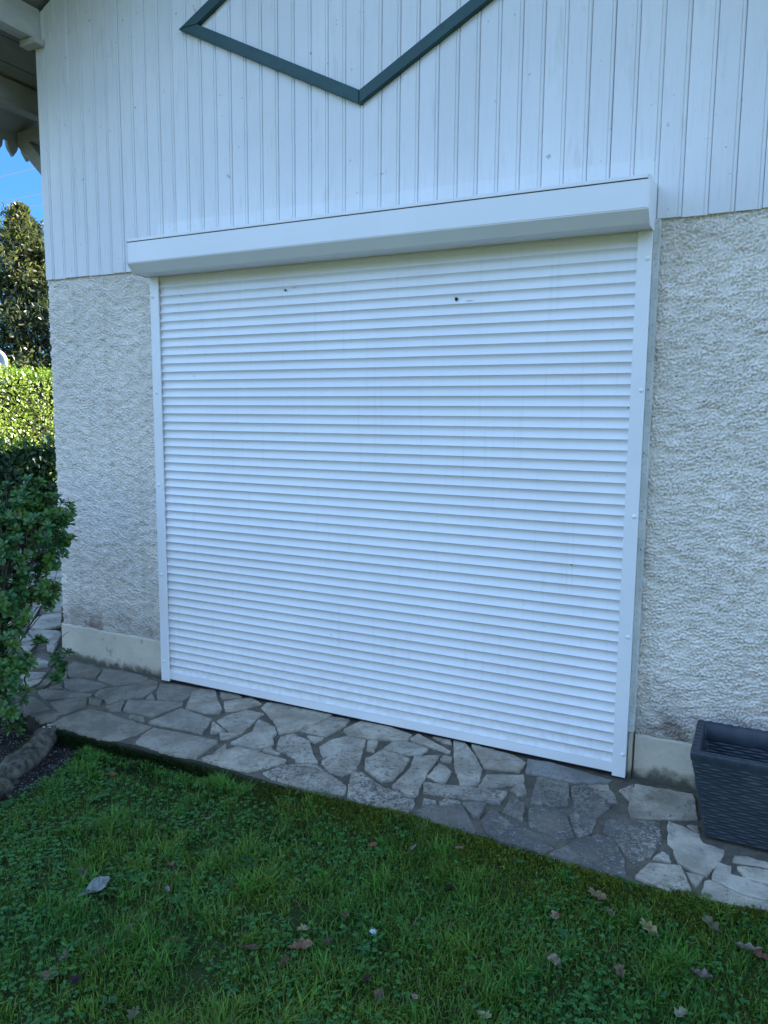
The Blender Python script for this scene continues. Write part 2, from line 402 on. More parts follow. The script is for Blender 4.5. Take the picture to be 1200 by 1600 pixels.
# -- boarded gable: one board every 90 mm, each with a tongue bead beside its joint
mb = MB(); k = -4
B0 = 0.0155 + 0.0000
x = B0 - 0.09 * 10 - .002
edges = []
xx = B0
while xx > CORNER_X + .02: xx -= .0902
e0 = xx
i = 0
while e0 < 3.9:
    xa, xb = max(e0, CORNER_X), e0 + .0902
    if xb > xa + .008:
        d = random.uniform(-.0012, .0012); t = random.uniform(.955, 1.0); gp = random.uniform(.0014, .0026)
        bead = xb - .0135
        gd = random.choice((.0262, .0275, .029, .033))
        prof = [(xa + .0002, .038), (xa + .0002, gd), (xa + gp, .0222), (xa + gp + .003, .020), (bead - .0025, .020), (bead - .0008, .0232), (bead + .0008, .0232), (bead + .0025, .0203), (xb - gp - .003, .0203), (xb - gp, .0222), (xb - .0002, gd), (xb - .0002, .038)]
        z0 = CL_Z + random.uniform(-.0025, .0025); vs = []
        za, zb = roof_z(xa + gp) - .02, roof_z(xb - gp) - .02
        for (px_, py_) in prof:
            tt = (px_ - xa) / (xb - xa); vs.append((px_, py_ + d, z0))
        for (px_, py_) in prof:
            tt = (px_ - xa) / (xb - xa); vs.append((px_, py_ + d, za + (zb - za) * tt))
        n = len(prof); fs = [(q, q + 1, n + q + 1, n + q) for q in range(n - 1)] + [tuple(reversed(range(n))), tuple(range(n, 2 * n))]
        mb.add(vs, fs, (t, t, t * random.uniform(.985, 1.0)))
    e0 += .0902
cladding = mb.build('cladding', M['boards'], house, False, True)
# dark backing between the boards and side boards of the return
sb = MB(); sb.box((CORNER_X + .004, .0385, CL_Z + .004), (3.9, .05, 3.5))
sb.box((CORNER_X - .004, .0395, CL_Z), (CORNER_X + .003, 9.0, 3.6)); sb.build('backing_board', M['beam'], house)

# -- petrol green lozenge of four mitred boards
def rhomb(hw, hh): return [(RIDGE_X - hw, 3.325), (RIDGE_X, 3.325 - hh), (RIDGE_X + hw, 3.325), (RIDGE_X, 3.325 + hh)]
ro, ri = rhomb(1.011, .509), rhomb(.893, .450)
for k in range(4):
    a, b, c, d = ro[k], ro[(k + 1) % 4], ri[(k + 1) % 4], ri[k]
    cx, cz = (a[0] + b[0] + c[0] + d[0]) / 4, (a[1] + b[1] + c[1] + d[1]) / 4
    sh = [(cx + (p[0] - cx) * .9985, cz + (p[1] - cz) * .9985) for p in (a, b, c, d)]
    bm = bmesh.new(); lo = [bm.verts.new((p[0], .0235, p[1])) for p in sh]; hi = [bm.verts.new((p[0], -.004, p[1])) for p in sh]
    bm.faces.new(hi); bm.faces.new(lo[::-1])
    for q in range(4): bm.faces.new((lo[q], lo[(q + 1) % 4], hi[(q + 1) % 4], hi[q]))
    bmesh.ops.recalc_face_normals(bm, faces=bm.faces[:])
    bmesh.ops.bevel(bm, geom=[e for e in bm.edges if all(abs(v.co.y + .004) < 1e-5 for v in e.verts)], offset=.003, segments=2, affect='EDGES')
    m_ = MB(); m_.bm(bm); m_.build('trim_board', M['trim'], cladding)

# -- roller shutter
SLAT_P, Z_TOP = .043, 49.9 * .043
N_SL = 50
ys_prof = []
prof = [(t_, -.0137 + .0086 * max(0.0, 1 - abs((t_ - .42) / (.42 if t_ < .42 else .58)) ** 2.0)) for t_ in (0, .04, .09, .15, .22, .3, .38, .46, .54, .62, .7, .78, .85, .91, .96, 1.0)]
vs, fs, cols = [], [], []
xs = np.linspace(.002, 2.404, 9)
zt = lambda idx: (49.9 - idx) * SLAT_P
for s in range(-1, 49):
    off = random.uniform(-.0006, .0006); b = len(vs)
    for (t, y) in prof:
        for x_ in xs:
            bow = .0006 * math.sin(x_ * 2.1 + s * .7)
            vs.append((x_, y + off + bow, zt(s + t)))
    nx = len(xs)
    for r_ in range(len(prof) - 1):
        for q in range(nx - 1): a = b + r_ * nx + q; fs.append((a, a + nx, a + nx + 1, a + 1))
    if s < 48:                                      # underside of the lip back to the next slat
        r_ = len(prof) - 1
        nb = b + len(prof) * nx
        for q in range(nx - 1): a = b + r_ * nx + q; fs.append((a, nb + q, nb + q + 1, a + 1))
roller = mesh_obj('roller_shutter', vs, fs, M['slat'], house)
roller.data.polygons.foreach_set('use_smooth', np.ones(len(fs), bool))
try:
    for e in roller.data.edges: pass
    roller.data.set_sharp_from_angle(angle=R(35))
except Exception: pass
m_ = MB(); zb = zt(49.0); m_.box((.002, -.0125, -.004), (2.404, .006, zb - .0015), .002); m_.build('bottom_bar', M['alu'], roller)
m_ = MB(); m_.box((.004, -.008, -.012), (2.402, .003, -.0045), .001); m_.build('rubber_seal', M['rubber'], roller)
def rail(x0, x1):
    m_ = MB(); m_.box((x0, -.022, -.014), (x1, -.0175, 2.160), .0015)       # face plate
    m_.box((x0 + .0006, -.0172, -.0135), (x0 + .006 if x0 < 1 else x0 + .004, .034, 2.159), 0)
    m_.box((x1 - .006 if x0 > 1 else x1 - .004, -.0172, -.0135), (x1 - .0006, .034 if x0 > 1 else -.013, 2.159), 0)
    return m_.build('guide_rail', M['alu'], roller)
rail(SH_L, .0105); rail(2.3945, SH_R)
m_ = MB(); m_.box((-.004, -.012, 0), (.0035, .02, 2.15)); m_.build('brush_seal', M['rubber'], roller)
m_ = MB(); m_.box((2.4005, -.010, 0), (2.41, .02, 2.15)); m_.build('brush_seal', M['rubber'], roller)
for (px, py) in [(237.5, 464), (243.7, 613.6), (248, 757.8), (251.8, 897.7), (255.5, 1033), (1012, 404), (1001.5, 610), (990.6, 807.5), (981, 995.5), (973, 1179.4)]:
    p = on_plane(px, py, 1, -.023); bm = bmesh.new(); bmesh.ops.create_uvsphere(bm, u_segments=14, v_segments=8, radius=.0085)
    for v in bm.verts: v.co = Vector((v.co.x + p[0], v.co.y * .6 - .0222, v.co.z + p[2]))
    m_ = MB(); m_.bm(bm); m_.build('screw_cap', M['alu'], roller, True)
# box: vertical face, 45 degree lower face, flat underside
pr = [(-.0005 + .0195, 2.3185), (-.166, 2.3185), (-.166, 2.204), (-.120, 2.1585), (-.012, 2.1585), (.0195, 2.1585)]
bx0, bx1 = -.054, 2.4465
vs = [(bx0, y, z) for (y, z) in pr] + [(bx1, y, z) for (y, z) in pr]; n = len(pr)
bm = bmesh.new(); V = [bm.verts.new(v) for v in vs]
for q in range(n): bm.faces.new((V[q], V[(q + 1) % n], V[n + (q + 1) % n], V[n + q]))
bm.faces.new(V[:n][::-1]); bm.faces.new(V[n:]); bmesh.ops.recalc_face_normals(bm, faces=bm.faces[:])
bmesh.ops.bevel(bm, geom=[e for e in bm.edges if abs(e.verts[0].co.x - e.verts[1].co.x) > 1], offset=.003, segments=3, affect='EDGES')
m_ = MB(); m_.bm(bm); m_.build('shutter_box', M['alu'], roller)
m_ = MB(); m_.box((bx0 + .003, -.1695, 2.3065), (bx1 - .004, -.1575, 2.3205), .0012)      # folded lip of the removable cover
m_.build('cover_lip', M['alu'], roller)
m_ = MB(); m_.box((bx0 + .004, -.1672, 2.3035), (bx1 - .005, -.160, 2.3062)); m_.build('cover_joint', M['rubber'], roller)
for x_ in (bx0 - .0032, bx1 + .0002):                # end plates, a hair larger than the box
    bm = bmesh.new(); ex = [(.0195, 2.322), (-.170, 2.322), (-.170, 2.2025), (-.1215, 2.1545), (.0195, 2.1545)]
    A = [bm.verts.new((x_, y, z)) for y, z in ex]; Bv = [bm.verts.new((x_ + .003, y, z)) for y, z in ex]
    bm.faces.new(A[::-1]); bm.faces.new(Bv)
    for q in range(5): bm.faces.new((A[q], A[(q + 1) % 5], Bv[(q + 1) % 5], Bv[q]))
    bmesh.ops.recalc_face_normals(bm, faces=bm.faces[:]); m_ = MB(); m_.bm(bm); m_.build('end_plate', M['alu'], roller)
m_ = MB(); m_.box((bx0, .004, 2.322), (bx1, .0195, 2.329), .003); m_.build('sealant_bead', M['strip'], roller)
# chips and specks on the slats
def blotch(px, py, r, sx=1.0, sz=1.0, name='chip_mark'):
    p = on_plane(px, py, 1, -.011); n = 14; vs = [(p[0], -.0135, p[2])]
    for k in range(n):
        t = 2 * math.pi * k / n; q = r * random.uniform(.7, 1.15)
        vs.append((p[0] + q * sx * math.cos(t), -.0118, p[2] + q * sz * math.sin(t)))
    mesh_obj(name, vs, [(0, 1 + k, 1 + (k + 1) % n) for k in range(n)], M['mark'], roller)
blotch(446, 453.5, .007, 1.25, .7); blotch(713, 467.5, .0085, 1.0, .95); blotch(893, 882.5, .0035); blotch(303.5, 587.5, .003); blotch(321, 553.5, .002); blotch(283, 462, .0025)
blotch(518, 992, .0022); blotch(982, 637, .003); blotch(723, 383.5, .0025); blotch(617, 1132, .0022)
for (px, py, L) in ((460, 449.5, .03), (733, 469.8, .036)):
    p = on_plane(px, py, 1, -.012); m_ = MB(); m_.tube([(p[0] - L / 2, -.0115, p[2] + .0005), (p[0], -.0118, p[2]), (p[0] + L / 2, -.0115, p[2] + .001)], [.0003, .0008, .0003], 5); m_.build('scratch_mark', M['mark'], roller)
# weathered strip closing the gap between rail and roughcast
m_ = MB(); m_.box((2.4476, -.002, .178), (2.4695, .05, 2.20), .002); m_.box((2.4655, -.004, .18), (2.4712, .034, 2.198), .001)
m_.build('cover_strip', M['strip'], house)
m_ = MB(); vs = []
m_.box((2.4495, .006, -.03), (2.4665, .05, .1765), .004); m_.build('mortar_edge', M['plinth'], house)
for (px, py) in ((1012.5, 609), (1006, 708), (1002.5, 799), (1001, 859)):
    p = on_plane(px, py, 1, -.003); m_ = MB(); m_.tube([(p[0], -.0035, p[2]), (p[0], -.001, p[2])], .0028, 8); m_.build('screw_hole', M['mark'], house)

# -- building body behind the faces, and an unseen wing added to shade the lawn
m_ = MB(); m_.box((CORNER_X + .01, .055, -.2), (3.3, 9.0, 3.45)); m_.box((3.31, .9, -.2), (10.5, 10.0, 3.9)); m_.build('wall_core', M['strip'], house)
g = MB(); g.add([(CORNER_X + .01, .056, 3.44), (3.23, .056, 3.44), (RIDGE_X, .056, 4.5), (CORNER_X + .01, 9.0, 3.44), (3.23, 9.0, 3.44), (RIDGE_X, 9.0, 4.5)],
                [(0, 1, 2), (5, 4, 3), (0, 2, 5, 3), (2, 1, 4, 5), (1, 0, 3, 4)]); g.build('gable_core', M['strip'], house)
# -- roof
roof = None
def slope_slab(xa, xb, t0, t1, name, mat, par):
    vs = []
    for y in (ROOF_Y0, ROOF_Y1):
        for x_ in (xa, xb):
            z = 3.25 + .5 * (x_ + 1.6) if xb <= RIDGE_X + .01 else 3.25 + .5 * (2 * RIDGE_X - x_ + 1.6)
            vs += [(x_, y, z + t0), (x_, y, z + t1)]
    return mesh_obj(name, vs, [(0, 2, 6, 4), (1, 5, 7, 3), (0, 1, 3, 2), (4, 6, 7, 5), (0, 4, 5, 1), (2, 3, 7, 6)], mat, par)
roof = slope_slab(EAVE_L - .06, RIDGE_X, .035, .11, 'roof', M['tile'], house)
slope_slab(RIDGE_X, 2 * RIDGE_X - EAVE_L + .06, .035, .11, 'roof_slope', M['tile'], roof)
# soffit boards run along the house, with open joints
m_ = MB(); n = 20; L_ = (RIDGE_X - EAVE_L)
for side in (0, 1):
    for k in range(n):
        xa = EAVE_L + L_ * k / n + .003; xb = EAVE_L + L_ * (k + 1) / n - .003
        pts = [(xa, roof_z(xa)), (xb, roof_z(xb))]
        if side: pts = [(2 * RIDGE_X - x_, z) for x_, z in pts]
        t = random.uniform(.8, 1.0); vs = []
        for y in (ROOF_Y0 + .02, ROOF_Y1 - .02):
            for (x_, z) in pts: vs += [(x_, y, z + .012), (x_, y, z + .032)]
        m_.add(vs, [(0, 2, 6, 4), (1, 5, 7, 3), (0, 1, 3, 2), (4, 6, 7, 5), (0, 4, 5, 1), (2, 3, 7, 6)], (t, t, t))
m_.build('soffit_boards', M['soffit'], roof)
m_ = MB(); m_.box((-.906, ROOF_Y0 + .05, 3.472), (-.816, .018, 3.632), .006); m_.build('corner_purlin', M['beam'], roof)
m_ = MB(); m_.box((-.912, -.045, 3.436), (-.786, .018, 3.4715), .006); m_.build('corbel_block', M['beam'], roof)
m_ = MB(); m_.box((-1.335, ROOF_Y0 + .05, 3.255), (-1.255, ROOF_Y1 - .1, 3.405), .006); m_.build('side_purlin', M['darkbeam'], roof)
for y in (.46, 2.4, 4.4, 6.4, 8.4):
    m_ = MB(); m_.beam((-1.6, y + .04, 3.215), (CORNER_X + .02, y + .04, 3.245), .075, .075); m_.build('tie_beam', M['darkbeam'], roof)
    m_ = MB(); m_.beam((-1.575, y + .04, 3.20), (CORNER_X + .02, y + .04, 2.48), .07, .085); m_.build('brace', M['darkbeam'], roof)
# scalloped fascia along the left eave
def fascia():
    bm = bmesh.new(); pit = .112; y = ROOF_Y0; outl = []
    top = 3.285; base = 3.185
    while y < ROOF_Y1 - .2:
        for (t, z) in ((0, 3.190), (.13, 3.192), (.145, 3.176), (.16, 3.160), (.20, 3.146), (.28, 3.132), (.38, 3.119), (.5, 3.100), (.62, 3.119), (.72, 3.132), (.80, 3.146), (.84, 3.160), (.855, 3.176), (.87, 3.192)):
            outl.append((y + t * pit, z))
        y += pit
    n = len(outl); vs = []
    for (yy, z) in outl: vs += [(-1.635, yy, z), (-1.635, yy, top), (-1.612, yy, z), (-1.612, yy, top)]
    fs = []
    for i in range(n - 1):
        a = i * 4; b = a + 4
        fs += [(a, b, b + 1, a + 1), (a + 2, a + 3, b + 3, b + 2), (a, a + 2, b + 2, b), (a + 1, b + 1, b + 3, a + 3)]
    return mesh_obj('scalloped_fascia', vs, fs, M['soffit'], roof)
fascia()
# roof of the unseen wing added for shade on the lawn
mesh_obj('shade_wing_roof', [(2.9, .5, 3.75), (10.9, .5, 3.75), (2.9, 5.4, 5.3), (10.9, 5.4, 5.3), (2.9, 10.4, 3.75), (10.9, 10.4, 3.75)], [(0, 1, 3, 2), (2, 3, 5, 4), (0, 2, 4), (1, 5, 3), (0, 4, 5, 1)], M['tile'], house)

# ------------------------------------------------------------------ ground, lawn, soil
EDGE = [(-3.2, -.66), (-.336, -.66), (-.133, -.697), (.437, -.682), (.809, -.686), (1.22, -.703), (1.567, -.695), (1.768, -.672), (2.055, -.685), (2.339, -.71), (2.61, -.72), (2.8, -.70), (2.98, -.66), (3.6, -.67), (5.0, -.67)]
ex_, ey_ = np.array([e[0] for e in EDGE]), np.array([e[1] for e in EDGE])
def edge_y(x): return np.interp(x, ex_, ey_) + .016 * sstep(.2, .9, x)
def fbm(x, y, s, seed=0, octv=3):
    """cheap value noise on arrays"""
    r = np.random.default_rng(seed); out = np.zeros_like(x, float); amp = 1.0; tot = 0
    for o in range(octv):
        g = r.random((64, 64)); u = x * s * 2 ** o + 31.7; v = y * s * 2 ** o + 17.3
        i, j = np.floor(u).astype(int), np.floor(v).astype(int); fu, fv = u - i, v - j
        fu = fu * fu * (3 - 2 * fu); fv = fv * fv * (3 - 2 * fv)
        a, b, c, d = g[i % 64, j % 64], g[(i + 1) % 64, j % 64], g[i % 64, (j + 1) % 64], g[(i + 1) % 64, (j + 1) % 64]
        out += amp * ((a * (1 - fu) + b * fu) * (1 - fv) + (c * (1 - fu) + d * fu) * fv); tot += amp; amp *= .5
    return out / tot
def lawn_z(x, y):
    x = np.asarray(x, float); y = np.asarray(y, float)
    d = np.clip(edge_y(x) - y, 0, 5)
    z = -.110 + .058 * sstep(.45, 1.5, x) * np.exp(-d / .45) - .012 * sstep(.2, 1.5, d)
    return z + (fbm(x, y, 3.0, 5) - .5) * .030 + (fbm(x, y, 14, 6) - .5) * .010
def soil_mask(x, y):
    """1 on the bare strip beside the log and in the planting bed"""
    bx = .06 - (y + .56) * .24 + (fbm(x, y, 6, 9) - .5) * .16
    return 1 - sstep(-.04, .06, x - bx)
gr = mesh_obj('ground', [(-600, -600, -.20), (600, -600, -.20), (600, 600, -.20), (-600, 600, -.20)], [(0, 1, 2, 3)], M['ground']); tag(gr, kind='structure')
def grid(name, x0, x1, y0, y1, st, zf, mat, keep=None):
    xs = np.arange(x0, x1 + st / 2, st); ys = np.arange(y0, y1 + st / 2, st); X, Y = np.meshgrid(xs, ys); Z = zf(X, Y)
    nx = len(xs); i = np.arange((len(ys) - 1) * nx).reshape(-1, nx)[:, :-1].ravel(); f = np.stack([i, i + 1, i + nx + 1, i + nx], 1)
    return mesh_obj(name, np.stack([X, Y, Z], -1).reshape(-1, 3), f, mat, None, True)
lw = grid('lawn', -.35, 5.0, -6.0, -.64, .02, lambda x, y: lawn_z(x, y) - .004 - .04 * sstep(.3, .9, soil_mask(x, y)), M['lawn']); tag(lw, kind='structure')
so = grid('planting_bed', -2.6, .62, -2.4, -.62, .012, lambda x, y: -.150 + (fbm(x, y, 9, 21) - .5) * .03 + (fbm(x, y, 45, 22) - .5) * .012 + .022 * sstep(.3, .8, soil_mask(x, y)) + .03 * sstep(-.1, -.5, x), M['soil']); tag(so, kind='structure')
dr = mesh_obj('driveway', [(-6.2, -40, -.185), (-3.0, -40, -.185), (-3.0, 60, -.185), (-6.2, 60, -.185)], [(0, 1, 2, 3)], M['drive']); tag(dr, kind='structure')
def soil_h(x, y):
    x = np.asarray(x, float); y = np.asarray(y, float)
    return -.150 + (fbm(x, y, 9, 21) - .5) * .03 + (fbm(x, y, 45, 22) - .5) * .012 + .022 * sstep(.3, .8, soil_mask(x, y)) + .03 * sstep(-.1, -.5, x)

# ------------------------------------------------------------------ paving: stones traced one by one, laid in a mortar slab
CR = dict(c3=(40, 1010, 4.0), c4=(300, 1060, 4.6154), c5=(520, 1110, 4.2857), c6=(760, 1160, 5.0), c7=(960, 1200, 5.0), c8=(0, 920, 10.0), f=(0, 0, 1.0))
ST = [  # crop, outline, (tone, lichen, warmth)
 ('c3', [(272,120),(300,100),(420,125),(475,150),(440,195),(400,200),(270,190)], (.62,.1,.7)), ('c3', [(490,145),(600,150),(760,190),(770,205),(690,235),(570,248),(450,205)], (.7,.1,.4)),
 ('c3', [(240,215),(330,195),(515,240),(440,270),(320,285),(250,262)], (.72,.1,.2)), ('c3', [(165,180),(240,155),(262,195),(130,245),(60,262)], (.75,.1,.1)), ('c3', [(150,250),(225,235),(230,262),(160,265)], (.7,.1,.6)),
 ('c3', [(80,285),(125,268),(330,290),(420,295),(400,312),(200,330),(120,330)], (.66,.2,.3)), ('c3', [(150,350),(370,318),(385,330),(378,365),(260,412),(220,418)], (.66,.2,.5)), ('c3', [(400,322),(480,335),(460,365),(395,358)], (.7,.2,.8)),
 ('c3', [(440,300),(460,275),(700,238),(780,205),(830,225),(820,260),(740,318),(640,325),(510,365),(500,340),(430,310)], (.72,.15,.5)), ('c3', [(500,375),(600,345),(620,350),(595,400),(530,400)], (.7,.2,.4)),
 ('c3', [(640,340),(850,345),(985,352),(980,370),(790,440),(610,400)], (.85,.15,.3)), ('c3', [(820,275),(840,230),(960,240),(1085,262),(980,338),(820,330)], (.78,.2,.5)), ('c3', [(790,290),(808,330),(750,333)], (.8,.2,.5)),
 ('f', [(300,1082),(313,1075),(337,1078),(340,1092),(347,1107),(343,1114),(318,1113),(290,1106)], (.95,.15,.3)), ('c3', [(770,475),(975,388),(1165,455),(1100,545),(900,500)], (1.0,.25,.3)), ('c3', [(640,440),(660,425),(740,440),(738,470)], (.8,.2,.6)),
 ('c3', [(190,465),(300,415),(400,390),(520,415),(600,445),(790,500),(700,545),(570,585),(450,565),(300,520),(150,488)], (.8,.25,.7)), ('c3', [(60,440),(150,412),(200,432),(185,458),(90,472)], (.65,.2,.6)), ('c3', [(720,555),(800,505),(1200,590),(1200,602),(1065,695),(1010,690),(850,655),(690,600)], (1.0,.35,.4)),
 ('c3', [(-10,310),(60,320),(150,385),(60,410),(-10,425)], (.6,.2,.5)), ('c3', [(160,400),(230,420),(185,426)], (.6,.2,.5)),
 ('c4', [(205,95),(330,110),(360,135),(215,145)], (.95,.2,.5)), ('c4', [(230,160),(430,130),(500,180),(330,230),(240,235)], (1.15,.1,.8)), ('c4', [(500,205),(540,175),(640,175),(1010,265),(900,320),(740,380),(625,395),(600,320)], (1.08,.15,.5)),
 ('c4', [(150,310),(240,380),(130,395)], (1.0,.3,.4)), ('c4', [(180,305),(255,265),(390,225),(520,255),(470,290),(365,390),(275,390)], (1.0,.25,.35)), ('c4', [(200,395),(360,400),(250,435),(205,435)], (1.05,.2,.4)),
 ('c4', [(280,465),(430,390),(480,290),(600,355),(610,395),(580,420),(590,470),(500,515)], (1.02,.2,.4)), ('c4', [(145,540),(245,470),(245,520)], (1.0,.2,.4)), ('c4', [(70,580),(320,500),(360,505),(680,590),(670,610),(400,670),(200,625)], (1.05,.3,.5)),
 ('c4', [(510,520),(570,500),(635,545)], (1.0,.2,.4)), ('c4', [(610,475),(640,420),(730,400),(850,455),(870,535),(750,575),(610,510)], (1.08,.42,.3)), ('c4', [(745,580),(870,548),(905,605),(750,610)], (.95,.3,.4)),
 ('c4', [(510,680),(650,625),(890,615),(1120,780),(1105,835),(860,800),(560,715)], (.95,.55,.5)), ('c4', [(780,375),(900,310),(1010,270),(1140,290),(1110,340),(970,415),(880,395)], (1.0,.4,.6)), ('c4', [(830,415),(950,430),(880,465)], (1.05,.2,.3)),
 ('c5', [(75,125),(200,70),(290,80),(530,170),(500,205),(230,185),(100,165)], (1.18,.15,.7)), ('f', [(499,1166),(517,1156),(538,1150),(572,1155),(568,1168),(534,1173),(504,1183)], (1.05,.3,.4)),
 ('f', [(503,1188),(519,1177.5),(566.5,1170.5),(564,1187),(555,1203),(536,1211),(517,1207),(502,1193)], (.95,.5,.5)), ('c5', [(235,205),(305,200),(275,275),(225,260)], (1.0,.25,.6)), ('c5', [(340,255),(410,210),(500,210),(640,260),(590,295),(480,295)], (1.1,.25,.4)),
 ('c5', [(220,330),(335,265),(515,325),(480,390),(400,465),(330,475),(215,390)], (1.02,.4,.5)), ('c5', [(545,310),(720,300),(630,420),(560,575),(500,565),(395,510),(520,385)], (1.0,.45,.45)), ('c5', [(125,420),(190,425),(320,510),(545,590),(545,630),(495,695),(270,640),(95,580)], (.95,.6,.5)),
 ('c5', [(515,195),(570,160),(790,275),(780,282),(600,225)], (1.1,.2,.6)), ('c5', [(670,178),(790,195),(795,225),(750,215)], (1.0,.3,.5)), ('c5', [(810,200),(880,210),(960,310),(1000,400),(975,495),(860,505),(815,380)], (1.1,.3,.55)),
 ('f', [(737,1164),(802,1180),(822,1192),(812,1205),(756,1199)], (1.0,.35,.6)), ('f', [(760,1209),(819,1210),(819,1225),(760,1230.5),(746,1231)], (1.05,.4,.5)),
 ('c5', [(605,480),(700,490),(1175,540),(1120,625),(830,580),(605,545)], (1.0,.55,.4)), ('c5', [(630,440),(715,350),(795,405),(750,490)], (1.05,.35,.4)), ('c5', [(720,320),(745,297),(800,315),(795,345),(730,335)], (1.05,.3,.4)),
 ('c5', [(610,590),(690,605),(690,620),(600,630)], (.95,.6,.4)), ('c5', [(710,605),(760,585),(850,605),(860,620),(720,635)], (.95,.6,.4)), ('c5', [(870,620),(1030,620),(980,715),(930,695)], (.95,.6,.4)),
 ('c5', [(540,690),(610,640),(870,640),(980,835),(750,770),(530,705)], (.7,.9,.4)), ('f', [(783,1270),(800,1246),(820,1256),(817,1281)], (.95,.7,.4)), ('c6', [(190,370),(240,335),(305,340),(310,410),(240,415)], (1.05,.4,.4)),
 ('c6', [(340,470),(400,270),(640,320),(650,370),(640,500),(540,505)], (.85,.7,.4)), ('c6', [(330,510),(500,505),(620,545),(690,740),(560,745),(330,650)], (.85,.85,.4)), ('c6', [(660,350),(770,330),(980,490),(870,580),(820,715),(700,735),(650,570),(685,530)], (.85,.8,.4)),
 ('c6', [(790,330),(950,325),(1030,460),(960,470)], (.9,.5,.5)), ('c6', [(1040,370),(1150,330),(1160,400),(1130,465)], (.9,.5,.5)), ('f', [(768,1262),(784,1274),(800,1286),(840,1304),(864,1326),(846,1334),(810,1320),(780,1314),(760,1300),(752,1282)], (.75,.85,.4)),
 ('c6', [(480,860),(700,770),(860,720),(1000,760),(1070,900),(1090,1030),(950,1030),(700,940)], (.85,.9,.4)), ('f', [(942,1300),(946,1281),(976,1274.5),(986,1277.5),(1031,1284),(1033,1300),(1036,1312),(1014,1338),(990,1348),(972,1330),(960,1312)], (.9,.85,.5)),
 ('c7', [(160,130),(620,210),(650,400),(300,390),(130,380),(110,300)], (1.1,.35,.8)), ('c7', [(425,415),(560,470),(660,525),(690,590),(860,650),(800,760),(720,840),(620,810),(500,740),(460,620),(415,580)], (1.2,.15,.6)), ('c7', [(570,440),(660,450),(665,520)], (1.1,.3,.5)),
 ('c7', [(300,700),(370,650),(430,690),(440,730)], (1.1,.4,.5)), ('c7', [(270,745),(520,765),(600,960),(400,960),(160,850)], (1.15,.45,.7)), ('c7', [(560,810),(700,850),(630,925)], (1.2,.3,.6)), ('c7', [(810,730),(915,770),(905,825),(780,790)], (1.2,.2,.4)),
 ('c7', [(940,680),(1050,690),(1240,750),(1240,775),(920,725)], (1.2,.25,.7)), ('c7', [(960,770),(1240,795),(1240,910),(1020,860)], (1.15,.3,.7)), ('c7', [(780,800),(900,830),(1230,945),(1230,1040),(990,985),(760,872)], (1.25,.25,.45)), ('c7', [(710,890),(745,880),(980,993),(1220,1050),(1220,1110),(940,1062),(670,1018)], (1.25,.4,.7)),
 ('c8', [(480,1080),(620,1090),(760,1140),(740,1200),(450,1250)], (.95,.1,.05)), ('c8', [(450,1310),(720,1320),(640,1400),(440,1440)], (.9,.1,.05)), ('c8', [(800,1310),(1040,1310),(1050,1400),(700,1470)], (.85,.1,.1)),
 ('c8', [(640,275),(960,260),(960,360),(600,400)], (.95,.1,.1)), ('c8', [(480,430),(960,380),(955,580),(680,630),(470,590)], (1.0,.1,.1)), ('c8', [(450,640),(860,640),(945,660),(945,730),(760,775),(520,760)], (1.0,.1,.05)), ('c8', [(280,860),(560,820),(520,900),(480,1000)], (.95,.1,.1)), ('c8', [(750,800),(940,740),(830,980),(740,950)], (.95,.1,.1)),
 ('c8', [(330,700),(440,730),(530,800),(300,840)], (.9,.1,.1)), ('c8', [(280,360),(560,290),(590,390),(260,450)], (.9,.1,.1)),
]
pv, pf, pc = [], [], []
def add_stone(poly, col, h0=.0):
    """poly: world (x, y) list; rough edged slab with a rounded arris"""
    P = np.array(poly); n = len(P)
    area = .5 * np.sum(P[:, 0] * np.roll(P[:, 1], -1) - np.roll(P[:, 0], -1) * P[:, 1])
    if area < 0: P = P[::-1]
    out = []
    for a, b in zip(P, np.roll(P, -1, 0)):
        L = np.linalg.norm(b - a); m = max(2, int(L / .012)); nrm = np.array([b[1] - a[1], a[0] - b[0]]) / max(L, 1e-6)
        for k in range(m):
            q = a + (b - a) * k / m
            w = mnoise.noise(Vector((q[0] * 38, q[1] * 38, 2.0))) * .0045 + mnoise.noise(Vector((q[0] * 120, q[1] * 120, 5.0))) * .0018
            out.append(q + nrm * (.0018 + (w * 1.35 if k else w * .4)))
    out = np.array(out); n = len(out)
    t = np.roll(out, -1, 0) - np.roll(out, 1, 0); t /= np.maximum(np.linalg.norm(t, axis=1), 1e-6)[:, None]; inn = np.stack([-t[:, 1], t[:, 0]], 1)
    tilt = (random.uniform(-.02, .02), random.uniform(-.02, .02)); c = out.mean(0)
    lift = random.uniform(-.001, .006) + h0
    b = len(pv)
    for (ins, dz) in ((0, -.016), (.0008, -.004), (.004, 0.0)):
        Q = out + inn * ins
        for q in Q:
            pv.append((q[0], q[1], PAVE_Z0 + PAVE_S * q[1] + lift + dz + tilt[0] * (q[0] - c[0]) + tilt[1] * (q[1] - c[1]))); pc.append(col)
    for r_ in range(2):
        for k in range(n):
            k2 = (k + 1) % n; pf.append((b + r_ * n + k, b + r_ * n + k2, b + (r_ + 1) * n + k2, b + (r_ + 1) * n + k))
    pf.append(tuple(b + 2 * n + k for k in range(n)))
for crop, poly, col in ST:
    ox, oy, sc = CR[crop]
    w = [on_pave(ox + a / sc, oy + b / sc)[:2] for a, b in poly]
    t_, l_, w_ = col
    if crop == 'c3': t_ *= .80
    if crop in ('c4', 'c5'): l_ = min(1, l_ + .12)
    add_stone(w, (min(t_, 1.12) * .86, l_, w_))
